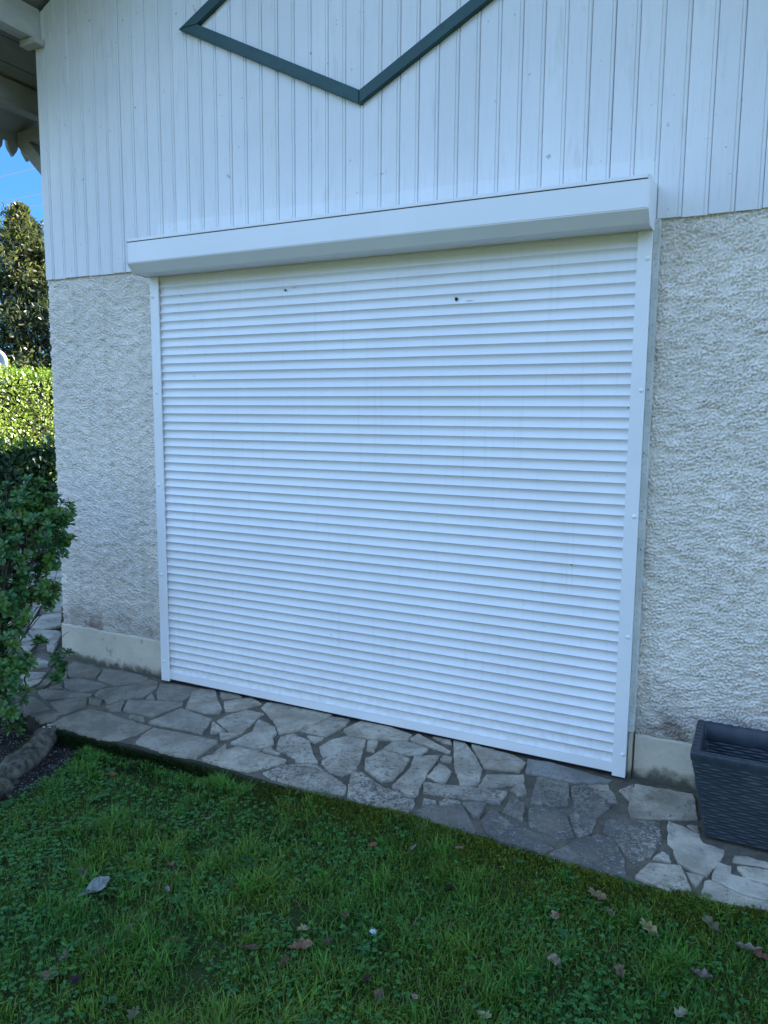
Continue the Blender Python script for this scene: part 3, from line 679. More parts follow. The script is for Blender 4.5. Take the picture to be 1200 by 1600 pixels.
def filler(x0, x1, y0, y1, st):
    nx, ny = int((x1 - x0) / st), int((y1 - y0) / st); r = random.Random(3)
    G = [[(x0 + (x1 - x0) * i / nx + (r.uniform(-.3, .3) * st if 0 < i < nx else 0), y0 + (y1 - y0) * j / ny + (r.uniform(-.3, .3) * st if 0 < j < ny else 0)) for i in range(nx + 1)] for j in range(ny + 1)]
    for j in range(ny):
        for i in range(nx):
            q = np.array([G[j][i], G[j][i + 1], G[j + 1][i + 1], G[j + 1][i]]); c = q.mean(0); q = c + (q - c) * .9
            add_stone([tuple(p) for p in q], (r.uniform(.8, 1.1), r.uniform(.1, .5), r.uniform(.2, .7)))
filler(3.06, 4.9, -.62, 0.0, .3); filler(-3.0, -1.75, -.6, 4.5, .32); filler(-1.7, -.9, 1.35, 4.5, .3); filler(-1.75, -.62, -.6, -.27, .28)
stones_n = len(pf)
# the slab: mortar top, mossy riser
sx = np.arange(-3.2, 5.0, .02); top, fr = [], []
b = len(pv)
for x_ in sx:
    ye = edge_y(x_) + mnoise.noise(Vector((x_ * 9, 0, 3))) * .012 + mnoise.noise(Vector((x_ * 40, 0, 8))) * .004
    j = mnoise.noise(Vector((x_ * 14, 2, 3))) * .012
    for (y, dz) in ((.03 if x_ > CORNER_X else 5.0, -.007), (ye + .014, -.0075), (ye + .002, -.013), (ye - .002 + j, -.05), (ye + .008 + j, -.2)):
        pv.append((x_, y, PAVE_Z0 + PAVE_S * min(y, 0) + dz)); pc.append((1, .4, .5))
mi = [0] * stones_n
for i in range(len(sx) - 1):
    for k in range(4):
        a = b + i * 5 + k; pf.append((a, a + 1, a + 6, a + 5)); mi.append(1 if k == 0 else 2)
# smooth concrete threshold in front of the shutter's right end
conc = [on_pave(*p)[:2] for p in ((824, 1187), (860, 1192), (900, 1203), (958, 1219), (951, 1223), (925, 1223), (900, 1222.5), (860, 1214), (822, 1207))]
nb = len(pf); add_stone(conc, (1, .3, .5)); mi += [3] * (len(pf) - nb)
pave = mesh_obj('paving', pv, pf, [M['stone'], M['mortar'], M['riser'], M['concrete']], None, False, np.array(pc), mi)
tag(pave, kind='structure')

# ------------------------------------------------------------------ planter
def planter():
    root = empty('planter', (3.02, -.19, -.024))
    tag(root, 'empty dark blue-grey woven rattan planter standing on the paving by the right wall', 'planter')
    W0, D0, W1, D1, H, rim = .247, .133, .318, .172, .318, .030     # half sizes at foot and at top
    def weave(u, v):                                               # u along the strand, v up; metres
        row = v / .0112; r_ = np.floor(row); fr_ = row - r_
        strand = np.sin(np.pi * fr_) ** .7
        over = .5 + .5 * np.cos(2 * np.pi * (u / .064 + .5 * (r_ % 2)))
        return (.0013 + .0022 * over) * strand + .0008 * np.sin(u * 60 + r_)
    def wall(side, inner):
        nU, nV = 170, 120
        if side in (1, 3): nU = 96
        s = np.linspace(-1, 1, nU)[None, :].repeat(nV, 0); t = np.linspace(0, 1, nV)[:, None].repeat(nU, 1)
        z1 = H - rim if not inner else H - .055
        z0 = 0 if not inner else .05
        z = z0 + t * (z1 - z0); k = z / H
        hw = W0 + (W1 - .008 - W0) * k; hd = D0 + (D1 - .008 - D0) * k
        if inner: hw = hw - .016; hd = hd - .016
        rc = .010
        if side in (0, 2):
            u = s * hw; d = weave(u, z); y = -(hd + (d if not inner else -d)); x_ = u
            e = np.clip((np.abs(s) * hw - hw + rc) / rc, 0, 1); y = y + e * e * rc
            if side == 2: y = -y
            V = np.stack([x_, y, z], -1)
        else:
            u = s * hd; d = weave(u, z); x_ = hw + (d if not inner else -d); e = np.clip((np.abs(s) * hd - hd + rc) / rc, 0, 1); x_ = x_ - e * e * rc
            if side == 3: x_ = -x_
            V = np.stack([x_, u, z], -1)
        i = np.arange((nV - 1) * nU).reshape(-1, nU)[:, :-1].ravel()
        return V.reshape(-1, 3), np.stack([i, i + 1, i + nU + 1, i + nU], 1)
    def join(parts):
        vs, fs, b = [], [], 0
        for v, f in parts: vs.append(v); fs.append(f + b); b += len(v)
        return np.concatenate(vs), np.concatenate(fs)
    v, f = join([wall(s, False) for s in range(4)]); mesh_obj('woven_body', v, f, M['planter'], root, True)
    v, f = join([wall(s, True) for s in range(4)]); mesh_obj('woven_lining', v, f, M['planter'], root, True)
    m_ = MB(); m_.box((-W0 + .01, -D0 + .01, .048), (W0 - .01, D0 - .01, .056)); m_.box((-W0 + .004, -D0 + .004, .0), (W0 - .004, D0 - .004, .014), .004); m_.build('base_plate', M['planter'], root)
    # thick rolled rim, its outer face lumpy with wrapped strands
    prof = [(-.001, H - rim - .004), (.0018, H - rim + .004), (.0022, H - .007), (.0005, H - .002), (-.004, H), (-.020, H), (-.026, H - .003), (-.028, H - .06)]
    ring = []
    for k in range(4):
        sx_, sy_ = ((-1, -1), (1, -1), (1, 1), (-1, 1))[k]; nx_, ny_ = ((1, -1), (1, 1), (-1, 1), (-1, -1))[k]
        n = 90 if k % 2 == 0 else 50
        for i in range(n):
            t = i / n; ring.append((sx_ + (nx_ - sx_) * t, sy_ + (ny_ - sy_) * t, k, i))
    vs, fs = [], []; n = len(ring); m = len(prof)
    for (a, b, k, i) in ring:
        for q, (o, z) in enumerate(prof):
            x_, y_ = a * (W1 - .010 + o), b * (D1 - .010 + o)
            x_ = max(-(W1 + o - .010), min(W1 + o - .010, x_))
            w = .0014 * math.sin((x_ if k % 2 == 0 else y_) * 2 * math.pi / .034) * (1 if 0 < q < 6 else 0)
            cr = 1 - .012 * max(0, abs(a) - .97) * max(0, abs(b) - .95) * 400
            vs.append((x_ * (cr if abs(a) > .97 and abs(b) > .95 else 1), y_ + (w * b if k % 2 == 0 else 0), z + w * .8))
    for i in range(n):
        j = (i + 1) % n
        for q in range(m - 1): fs.append((i * m + q, j * m + q, j * m + q + 1, i * m + q + 1))
    mesh_obj('rim', vs, fs, M['planter'], root, True)
planter()

# ------------------------------------------------------------------ foliage helpers
def leaf_cards(P, D, Nrm, L, W, col, fold=.25, curl=.15, tipw=.36, basew=.5):
    """folded six-point leaves: base points P, directions D, normals Nrm (N,3); returns verts, quads, colours"""
    N = len(P); D = D / np.linalg.norm(D, axis=1)[:, None]
    S = np.cross(D, Nrm); S /= np.maximum(np.linalg.norm(S, axis=1), 1e-6)[:, None]; U = np.cross(S, D)
    L = np.broadcast_to(L, N)[:, None]; W = np.broadcast_to(W, N)[:, None]
    a = P; m1 = P + D * L * .45 + U * L * curl * .1; tip = P + D * L - U * L * curl
    l1 = P + D * L * .38 + S * W * basew + U * W * fold; r1 = P + D * L * .38 - S * W * basew + U * W * fold
    l2 = P + D * L * .78 + S * W * tipw + U * (W * fold * .8 - L * curl * .4); r2 = P + D * L * .78 - S * W * tipw + U * (W * fold * .8 - L * curl * .4)
    m2 = P + D * L * .78 - U * L * curl * .5
    V = np.stack([a, l1, l2, tip, r2, r1, m1], 1).reshape(-1, 3)
    b = (np.arange(N) * 7)[:, None]
    F = np.concatenate([b + np.array([[0, 6, 2, 1]]), b + np.array([[6, 3, 2, 2]])[:, :4], b + np.array([[0, 5, 4, 6]]), b + np.array([[6, 4, 3, 3]])], 0)
    # two quads per half would degenerate: use quads (0,6,l2,l1) and (6,tip,l2) split as thin quads via m1
    F = np.concatenate([b + np.array([[0, 6, 2, 1]]), b + np.array([[0, 5, 4, 6]]), b + np.array([[6, 4, 3, 2]])], 0)
    C = np.repeat(col, 7, 0)
    return V, F, C
def unit(n):
    v = rng.standard_normal((n, 3)); return v / np.linalg.norm(v, axis=1)[:, None]
def green(n, a, b, spread=.25):
    t = rng.random((n, 1)); c = np.array(a) * (1 - t) + np.array(b) * t
    return c * (1 + (rng.random((n, 1)) - .5) * 2 * spread)

# ------------------------------------------------------------------ the shrub at the left edge: whorled glossy leaves on thin stems
def shrub():
    base = Vector((-.42, -.86, -.12)); root = empty('shrub', base)
    tag(root, 'dark green leafy shrub at the left edge, its twigs reaching over the paving', 'shrub')
    blobs = [(22, 795, 44, -.62), (62, 785, 30, -.55), (85, 795, 30, -.50), (95, 840, 24, -.46), (60, 830, 40, -.60), (15, 850, 45, -.72), (-35, 815, 66, -.7), (104, 818, 16, -.44), (75, 868, 26, -.52),
             (22, 925, 44, -.66), (62, 905, 34, -.56), (72, 935, 20, -.52), (-20, 930, 60, -.75), (30, 965, 26, -.68), (8, 1000, 26, -.78), (14, 1050, 32, -.80), (-25, 1040, 60, -.85), (34, 1030, 20, -.72), (5, 1100, 26, -.86), (30, 1085, 14, -.78), (94, 1028, 15, -.44), (102, 1045, 11, -.42), (62, 1003, 11, -.52), (84, 1062, 8, -.5), (22, 1135, 16, -.84), (48, 756, 16, -.6)]
    stems = MB(); P, D, Nn, Cc, Ls = [], [], [], [], []
    main = [base + Vector((random.uniform(-.30, -.02), random.uniform(-.1, .1), 0)) for _ in range(7)]
    for (px, py, r, y) in blobs:
        c = on_plane(px, py, 1, y); depth = (c - CAM) @ AX_F; rad = r / FPX * depth
        n = max(4, int(40 * (r / 40) ** 2))
        m0 = main[random.randrange(7)]; cc = Vector(c); mid = m0.lerp(cc, .55) + Vector((random.uniform(-.04, .04), random.uniform(-.05, .05), random.uniform(-.05, .02)))
        if px < 30 or random.random() < .3: stems.tube([m0, m0.lerp(mid, .5) + Vector((.01, .01, .02)), mid, cc], [.008, .0065, .0048, .003], 6)
        else: stems.tube([cc + Vector((-.10, .02, -.07)), cc + Vector((-.04, .01, -.03)), cc], [.005, .004, .003], 6); mid = cc + Vector((-.07, .015, -.05))
        for _ in range(n):
            u = unit(1)[0]; p = c + u * rad * (random.random() ** .4) * np.array([1, .8, .95])
            ax = u * .7 + np.array([.15, -.25, .75]); ax /= np.linalg.norm(ax)
            q0 = mid.lerp(cc, random.uniform(.3, 1)); stems.tube([q0, q0.lerp(Vector(p), .6) + Vector((0, 0, -.008)), Vector(p)], [.0028, .0022, .0016], 5)
            k = random.randint(8, 13); e1 = np.cross(ax, [.3, .2, .9]); e1 /= np.linalg.norm(e1); e2 = np.cross(ax, e1); hue = random.random()
            for j in range(k):
                t = 2.4 * j + random.uniform(-.3, .3); lift = .15 + .65 * j / k
                d = (e1 * math.cos(t) + e2 * math.sin(t)) * (1 - .5 * lift) + ax * lift
                P.append(p + ax * .012 * (j / k - .8)); D.append(d); Nn.append(ax + unit(1)[0] * .25); Ls.append(random.uniform(.030, .050) * (1.05 - .35 * j / k))
                old = random.random()
                c0 = np.array([.034, .120, .040]) * (1 - hue) + np.array([.075, .165, .030]) * hue
                if old > .965: c0 = np.array([.12, .13, .02])
                Cc.append(c0 * random.uniform(.7, 1.35))
    P, D, Nn, Cc, Ls = map(np.array, (P, D, Nn, Cc, Ls))
    V, F, C = leaf_cards(P, D, Nn, Ls, Ls * .46, Cc, .16, .10, .5, .36)
    fo = mesh_obj('foliage', V, F, M['leaf'], None, True, C)
    # the bare lower branch that forks above the bed, and dead twigs
    def w(px, py, y): return Vector(on_plane(px, py, 1, y))
    stems.tube([w(16, 1142, -.82), w(30, 1105, -.74), w(44, 1078, -.66), w(62, 1068, -.58), w(76, 1050, -.50), w(88, 1036, -.45)], [.0075, .007, .0062, .005, .004, .003], 7)
    stems.tube([w(44, 1078, -.66), w(38, 1062, -.66), w(48, 1030, -.58), w(60, 1006, -.52)], [.005, .0045, .0035, .002], 6)
    stems.tube([w(46, 1076, -.65), w(60, 1070, -.58), w(84, 1046, -.52)], [.003, .0025, .0015], 5)
    for (a, b_, c_) in (((18, 972), (32, 950), (44, 938)), ((36, 982), (52, 955), (66, 940)), ((38, 980), (58, 950), (100, 928)), ((84, 1008), (98, 994), (108, 986)), ((60, 945), (84, 920), (98, 900)), ((48, 880), (70, 860), (88, 842)), ((20, 880), (44, 866), (74, 850)), ((30, 890), (60, 872), (86, 880)), ((70, 930), (86, 905), (92, 880))):
        stems.tube([w(*a, -.58), w(*b_, -.52), w(*c_, -.46)], [.0022, .0018, .001], 5)
    st = stems.build('stems', M['bark'], None, True)
    adopt(root, [fo, st])
shrub()

# ------------------------------------------------------------------ clipped hedge in the sun beyond the house
def hedge():
    root = empty('hedge', (-6.9, 5.2, -.2)); tag(root, 'sunlit clipped yellow-green hedge beyond the corner of the house', 'hedge')
    n = 52000; x0, x1, y0, y1, zt_ = -7.7, -6.45, .5, 10.5, 2.06
    f = rng.random(n); P = np.zeros((n, 3)); Nn = np.zeros((n, 3))
    face = f < .62; top_ = (f >= .62) & (f < .86); rest = f >= .86
    y = y0 + rng.random(n) * (y1 - y0); z = -.15 + rng.random(n) * (zt_ + .15)
    bump = (fbm(y, z, 2.2, 41) - .5) * .22; P[:, 1] = y
    P[face, 0] = x1 + bump[face] - rng.random(face.sum()) ** 2 * .16; P[face, 2] = z[face]; Nn[face] = (1, 0, .35)
    xt = x0 + rng.random(n) * (x1 - x0); P[top_, 0] = xt[top_]; P[top_, 2] = zt_ + ((fbm(xt, y, 2.2, 42) - .5) * .16 - rng.random(n) ** 2 * .12 + (rng.random(n) > .94) * rng.random(n) * .12)[top_]; Nn[top_] = (.2, 0, 1)
    P[rest, 0] = x0 + rng.random(rest.sum()) * .2; P[rest, 2] = z[rest]; Nn[rest] = (-1, 0, .3)
    Nn = Nn + unit(n) * .75; D = np.cross(Nn, unit(n)) + np.array([.1, 0, .25])
    C = green(n, (.11, .19, .022), (.21, .27, .035), .35)
    L = .035 + rng.random(n) * .025
    V, F, Cc = leaf_cards(P, D, Nn, L, L * .55, C, .15, .1); fo = mesh_obj('foliage', V, F, M['hedge'], None, True, Cc)
    m_ = MB()
    for k in range(28):
        yy = y0 + .2 + k * .36; m_.tube([(-7.1, yy, -.2), (-7.05, yy + .05, .7), (-6.95, yy - .1, 1.6)], [.03, .025, .01], 6)
        m_.tube([(-7.06, yy, .5), (-6.8, yy + .1, 1.2), (-6.65, yy + .2, 1.8)], [.018, .014, .006], 5)
    st = m_.build('stems', M['bark'], None, True); 
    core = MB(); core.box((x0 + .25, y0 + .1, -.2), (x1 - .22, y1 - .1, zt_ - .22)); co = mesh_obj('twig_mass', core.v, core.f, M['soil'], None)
    adopt(root, [fo, st, co])
hedge()
# added low shrubs: dark leaves stand in for the shadow on the hedge foot
def shadow_shrub(x0, y0, r, h, label):
    root = empty('shadow_shrub', (x0, y0, -.2)); tag(root, label, 'shrub', 'added shrubs standing in for shadow on the hedge foot')
    n = 9000; u = unit(n); u[:, 2] = np.abs(u[:, 2]); s = rng.random((n, 1)) ** .35
    P = np.array([x0, y0, -.2]) + u * s * np.array([r, r, h]) * (1 + (rng.random((n, 1)) - .5) * .25)
    D = u + unit(n) * .8; C = green(n, (.018, .045, .016), (.035, .07, .02), .3); L = .07 + rng.random(n) * .05
    V, F, Cc = leaf_cards(P, D, u + unit(n) * .5, L, L * .5, C); fo = mesh_obj('foliage', V, F, M['leaf'], None, True, Cc)
    m_ = MB()
    for k in range(7):
        a = 2.4 * k; m_.tube([(x0, y0, -.2), (x0 + .3 * r * math.cos(a), y0 + .3 * r * math.sin(a), h * .3), (x0 + .7 * r * math.cos(a), y0 + .7 * r * math.sin(a), h * .6)], [.015, .011, .005], 5)
    adopt(root, [fo, m_.build('stems', M['bark'], None, True)])
shadow_shrub(-5.75, 3.45, .8, 1.2, 'added dark shrub standing in for the shadow at the foot of the sunlit hedge, nearer the frame edge')
shadow_shrub(-5.6, 4.1, .8, 1.24, 'added dark shrub standing in for the shadow on the hedge foot, touching the house corner in view')

# ------------------------------------------------------------------ trees
def tree(name, label, x0, y0, zb, H, r, nleaf, L, ca, cb, cat='tree', crown0=.12, width=None, slim=1.0, group=None):
    root = empty(name, (x0, y0, zb)); tag(root, label, cat, group)
    m_ = MB(); pts, rad = [], []
    for k in range(9):
        t = k / 8; pts.append((x0 + .10 * math.sin(t * 5 + x0), y0 + .10 * math.cos(t * 4), zb + H * t * .97)); rad.append(.16 * (1 - t) ** .8 + .01)
    m_.tube(pts, rad, 8); tips = []
    nb = int(75 * slim + 24)
    for k in range(nb):
        t = crown0 + (1 - crown0) * (k + random.random()) / nb; a = 2.399 * k + random.uniform(-.4, .4); p0 = Vector(pts[0]).lerp(Vector(pts[-1]), t)
        prof_ = (min(1, (t - crown0) * 5 + .35)) * (1 - t) ** .62 * 1.25 if width is None else width(t)
        ln = max(.06, r * prof_ * random.uniform(.65, 1.2))
        e = p0 + Vector((math.cos(a) * ln, math.sin(a) * ln, ln * random.uniform(.25, .8)))
        md = p0.lerp(e, .5) + Vector((0, 0, .06 * ln)); m_.tube([p0, md, e], [.03 * (1 - t) + .008, .018 * (1 - t) + .006, .004], 5)
        for q in range(9):
            s = random.uniform(.25, 1.08); tips.append((np.array(p0.lerp(e, s)), np.array((e - p0).normalized()), min(1.0, .25 + ln / .9)))
    per = max(1, nleaf // len(tips)); n = per * len(tips)
    T = np.repeat(np.array([t[0] for t in tips]), per, 0); A = np.repeat(np.array([t[1] for t in tips]), per, 0)
    cl = np.repeat(unit(len(tips)), per, 0)
    CRr = np.repeat(np.array([[t[2]] for t in tips]), per, 0); P = T + unit(n) * (rng.random((n, 1)) ** .6) * .24 * (.6 + .4 * r) * CRr; D = A * .5 + unit(n) * .8 + cl * .35 + np.array([0, 0, -.1])
    tint = np.repeat(rng.random((len(tips), 1)), per, 0)
    C = np.array(ca) * (1 - tint) + np.array(cb) * tint; C = C * (1 + (rng.random((n, 1)) - .5) * .6)
    Ls = L * (.7 + .6 * rng.random(n)); V, F, Cc = leaf_cards(P, D, unit(n) + np.array([0, 0, .5]), Ls, Ls * .32, C, .12, .15)
    adopt(root, [mesh_obj('crown', V, F, M['hedge'], None, True, Cc), m_.build('trunk', M['bark'], None, True)])
tree('tall_tree', 'tall narrow evergreen tree with pale pointed top behind the hedge', -10.35, 7.45, -.2, 5.7, 2.1, 34000, .105, (.030, .045, .022), (.115, .115, .05), slim=1.3, width=lambda t: min(1.0, 1.5 * (1 - t)) * random.uniform(.55, 1.25))
tree('slim_conifer', 'slim dark column-shaped tree standing just left of the tall pointed tree', -11.75, 6.85, -.2, 5.2, .34, 5000, .09, (.035, .045, .02), (.08, .08, .04), width=lambda t: .9 * (1 - t) ** .35, slim=.6)
tree('broad_tree', 'dark dense tree standing in shade behind the tall pointed tree', -12.3, 10.9, -.2, 3.9, 2.2, 18000, .13, (.022, .040, .016), (.045, .06, .022), group=None)
tree('broad_tree', 'dark bushy tree at the frame edge behind the slim column-shaped tree', -13.8, 7.1, -.2, 4.0, 1.9, 15000, .13, (.022, .040, .016), (.045, .06, .022), group=None)

# unseen wood added behind the viewer for warm sunlit bounce
def added_wood():
    n = 16000; x = rng.uniform(-26, 34, n); t = rng.random(n) ** .8; top_ = 6.0 + 3.5 * fbm(x, x * 0, .22, 61); z = t * top_; y = -17 + (fbm(x, z, .3, 62) - .5) * 3 + rng.random(n) ** 2 * -1.5 - .25 * z
    D = unit(n) + np.array([0, .2, .3]); Nn = unit(n) * .8 + np.array([0, 1, .6]); C = green(n, (.07, .11, .03), (.13, .16, .045), .3); L = .35 + .35 * rng.random(n)
    V, F, Cc = leaf_cards(np.stack([x, y, z], 1), D, Nn, L, L * .7, C)
    # unseen clump added behind the house to shade the lower tall tree
    m = 9000; u = unit(m) * (rng.random((m, 1)) ** .3); Pq = np.array([-6.4, 12.6, 2.9]) + u * np.array([2.3, 2.0, 3.2]); Lq = .22 + .2 * rng.random(m)
    V2, F2, C2 = leaf_cards(Pq, unit(m), unit(m), Lq, Lq * .6, green(m, (.025, .05, .018), (.05, .075, .025), .3))
    F = np.concatenate([F, F2 + len(V)]); V = np.concatenate([V, V2]); Cc = np.concatenate([Cc, C2])
    tag(mesh_obj('added_wood', V, F, M['hedge'], None, True, Cc), 'unseen foliage added opposite and behind the house for bounce light and shade', 'wood', kind='stuff')
added_wood()

# ------------------------------------------------------------------ rounded tube frame behind the hedge
def frame():
    c = CAM + ray(12, 560) / np.linalg.norm(ray(12, 560)[:2]) * 13.6
    dirv = np.array([-.80, -.60, 0.0]); up = np.array([0, 0, 1.0])
    zt_ = (CAM + ray(5, 543) / np.linalg.norm(ray(5, 543)[:2]) * 13.6)[2]
    p = lambda s, z: tuple(np.array([c[0], c[1], 0]) + dirv * s + up * z)
    root = empty('metal_frame', p(.45, -.2)); tag(root, 'pale grey metal frame with rounded corners showing above the hedge', 'frame')
    m_ = MB(); pts = [p(0.05, -.2), p(.05, zt_ - .22)] + [p(.05 + .16 * (1 - math.cos(a)), zt_ - .22 + .16 * math.sin(a)) for a in np.linspace(.2, math.pi / 2, 6)] + [p(.9 - .16 + .16 * math.sin(a), zt_ - .22 + .16 * math.cos(a)) for a in np.linspace(0, math.pi / 2, 6)] + [p(.9, -.2)]
    m_.tube(pts, .05, 12); t = m_.build('tube', M['steel'], None, True)
    m_ = MB(); m_.beam(p(.08, zt_ - .20), p(.87, zt_ - .20), .05, .06); b = m_.build('crossbar', M['steel'], None)
    adopt(root, [t, b])
frame()

# ------------------------------------------------------------------ overhead wires
for k, (a, b, lab) in enumerate((((0, 276), (57, 262.5), 'topmost of three thin overhead wires crossing the blue sky'), ((0, 315.5), (60, 304), 'middle one of three overhead wires, crossing just above the tree tip'), ((0, 334), (60, 321), 'lowest of three overhead wires, passing behind the tree top'))):
    dd = 32.0 + k
    p = CAM + ray(*a) / np.linalg.norm(ray(*a)[:2]) * dd; q = CAM + ray(*b) / np.linalg.norm(ray(*b)[:2]) * (dd + 1.2)
    e = q - p; pts = []
    for s in np.linspace(-3.5, 8, 24): pts.append(p + e * s + np.array([0, 0, .004 * (s - .5) ** 2]))
    m_ = MB(); m_.tube(pts, .011, 6); tag(m_.build('overhead_wire', M['wire'], None, True), lab, 'wire', 'overhead wires in the sky')

# ------------------------------------------------------------------ log edging of the bed
def log(p, q, r, label, seed):
    p, q = Vector(p), Vector(q); root = empty('edging_log', (p + q) / 2); tag(root, label, 'log', 'logs edging the planting bed')
    d = (q - p); L = d.length; d.normalize(); s = d.cross(Vector((0, 0, 1))).normalized(); u = s.cross(d); vs, fs = [], []; n, m = 40, 30
    for i in range(m + 1):
        t = i / m; endr = 1 - .25 * max(0, (abs(t - .5) - .46) / .04)
        for k in range(n):
            a = 2 * math.pi * k / n; c = p + d * (L * t)
            w = 1 + .30 * mnoise.noise(Vector((math.cos(a) * 1.3 + seed, math.sin(a) * 1.3, t * L * 7))) + .14 * mnoise.noise(Vector((math.cos(a) * 5, math.sin(a) * 5, t * L * 22 + seed)))
            flat = .9 if math.sin(a) > .2 else 1.0
            vs.append(c + (s * math.cos(a) + u * math.sin(a) * flat) * r * w * endr)
    for i in range(m):
        for k in range(n): k2 = (k + 1) % n; fs.append((i * n + k, i * n + k2, (i + 1) * n + k2, (i + 1) * n + k))
    fs.append(tuple(range(n))[::-1]); fs.append(tuple(range(m * n, (m + 1) * n)))
    lo = mesh_obj('log_wood', vs, fs, M['log'], None, True)
    # moss cushion on the side towards the lawn: short tufts
    k = 1700; t = .30 + .5 * rng.random(k); a = rng.normal(-.15, .5, k)
    sv, uv, dv, pv_ = (np.array(z_) for z_ in (s, u, d, p))
    B = pv_ + dv * (t * L)[:, None] + (sv[None] * np.cos(a)[:, None] + uv[None] * np.sin(a)[:, None]) * r * 1.02
    N_ = sv[None] * np.cos(a)[:, None] + uv[None] * np.sin(a)[:, None]; C = green(k, (.022, .045, .010), (.045, .075, .014), .35)
    V, F, Cc = leaf_cards(B - N_ * .004, N_ + unit(k) * .7, unit(k), .012, .005, C); mo = mesh_obj('moss', V, F, M['blade'], None, True, Cc); mo['kind'] = 'stuff'
    chips = []
    for j in range(3):
        ch = MB(); e = p + d * random.uniform(.02, .07) + s * random.uniform(-.02, .04) + u * r * .93; ch.beam(e, e + Vector((random.uniform(-.02, .02), random.uniform(-.02, .02), .004)), .006, .004, .001)
        chips.append(ch.build('pale_chip', M['chip'], None))
    adopt(root, [lo, mo] + chips)
log((-.145, -.665, -.095), (.055, -1.08, -.098), .056, 'weathered mossy log lying along the dark bed beside the paving edge', 1.0)
log((.075, -1.115, -.10), (.30, -1.60, -.105), .056, 'weathered log cut off by the left frame edge, next along from the mossy one', 5.0)

# gravel and crumbs on the bare strip
def gravel():
    n = 22000; x = rng.uniform(-1.3, .55, n); y = rng.uniform(-1.9, -.70, n); k = (soil_mask(x, y) > .25); x, y = x[k], y[k]; n = len(x); z = soil_h(x, y)
    r = .0015 + .0035 * rng.random(n) ** 3; base = np.array([[1, 0, 0], [-1, 0, 0], [0, 1, 0], [0, -1, 0], [0, 0, .7], [0, 0, -.7]])
    jit = 1 + (rng.random((n, 6, 1)) - .5) * .7
    V = (np.stack([x, y, z + r * .3], 1)[:, None] + base[None] * jit * r[:, None, None]).reshape(-1, 3)
    F = ((np.arange(n) * 6)[:, None, None] + np.array([[0, 2, 4], [2, 1, 4], [1, 3, 4], [3, 0, 4], [2, 0, 5], [1, 2, 5], [3, 1, 5], [0, 3, 5]])[None]).reshape(-1, 3)
    t = rng.random((n, 1)) ** 2; C = np.repeat(np.array([.07, .068, .072]) * (1 - t) + np.array([.30, .295, .30]) * t, 6, 0)
    tag(mesh_obj('gravel', V, F, M['dry'], None, False, C), 'dark grit and crumbs on the bare strip beside the log', 'gravel', kind='stuff')
gravel()

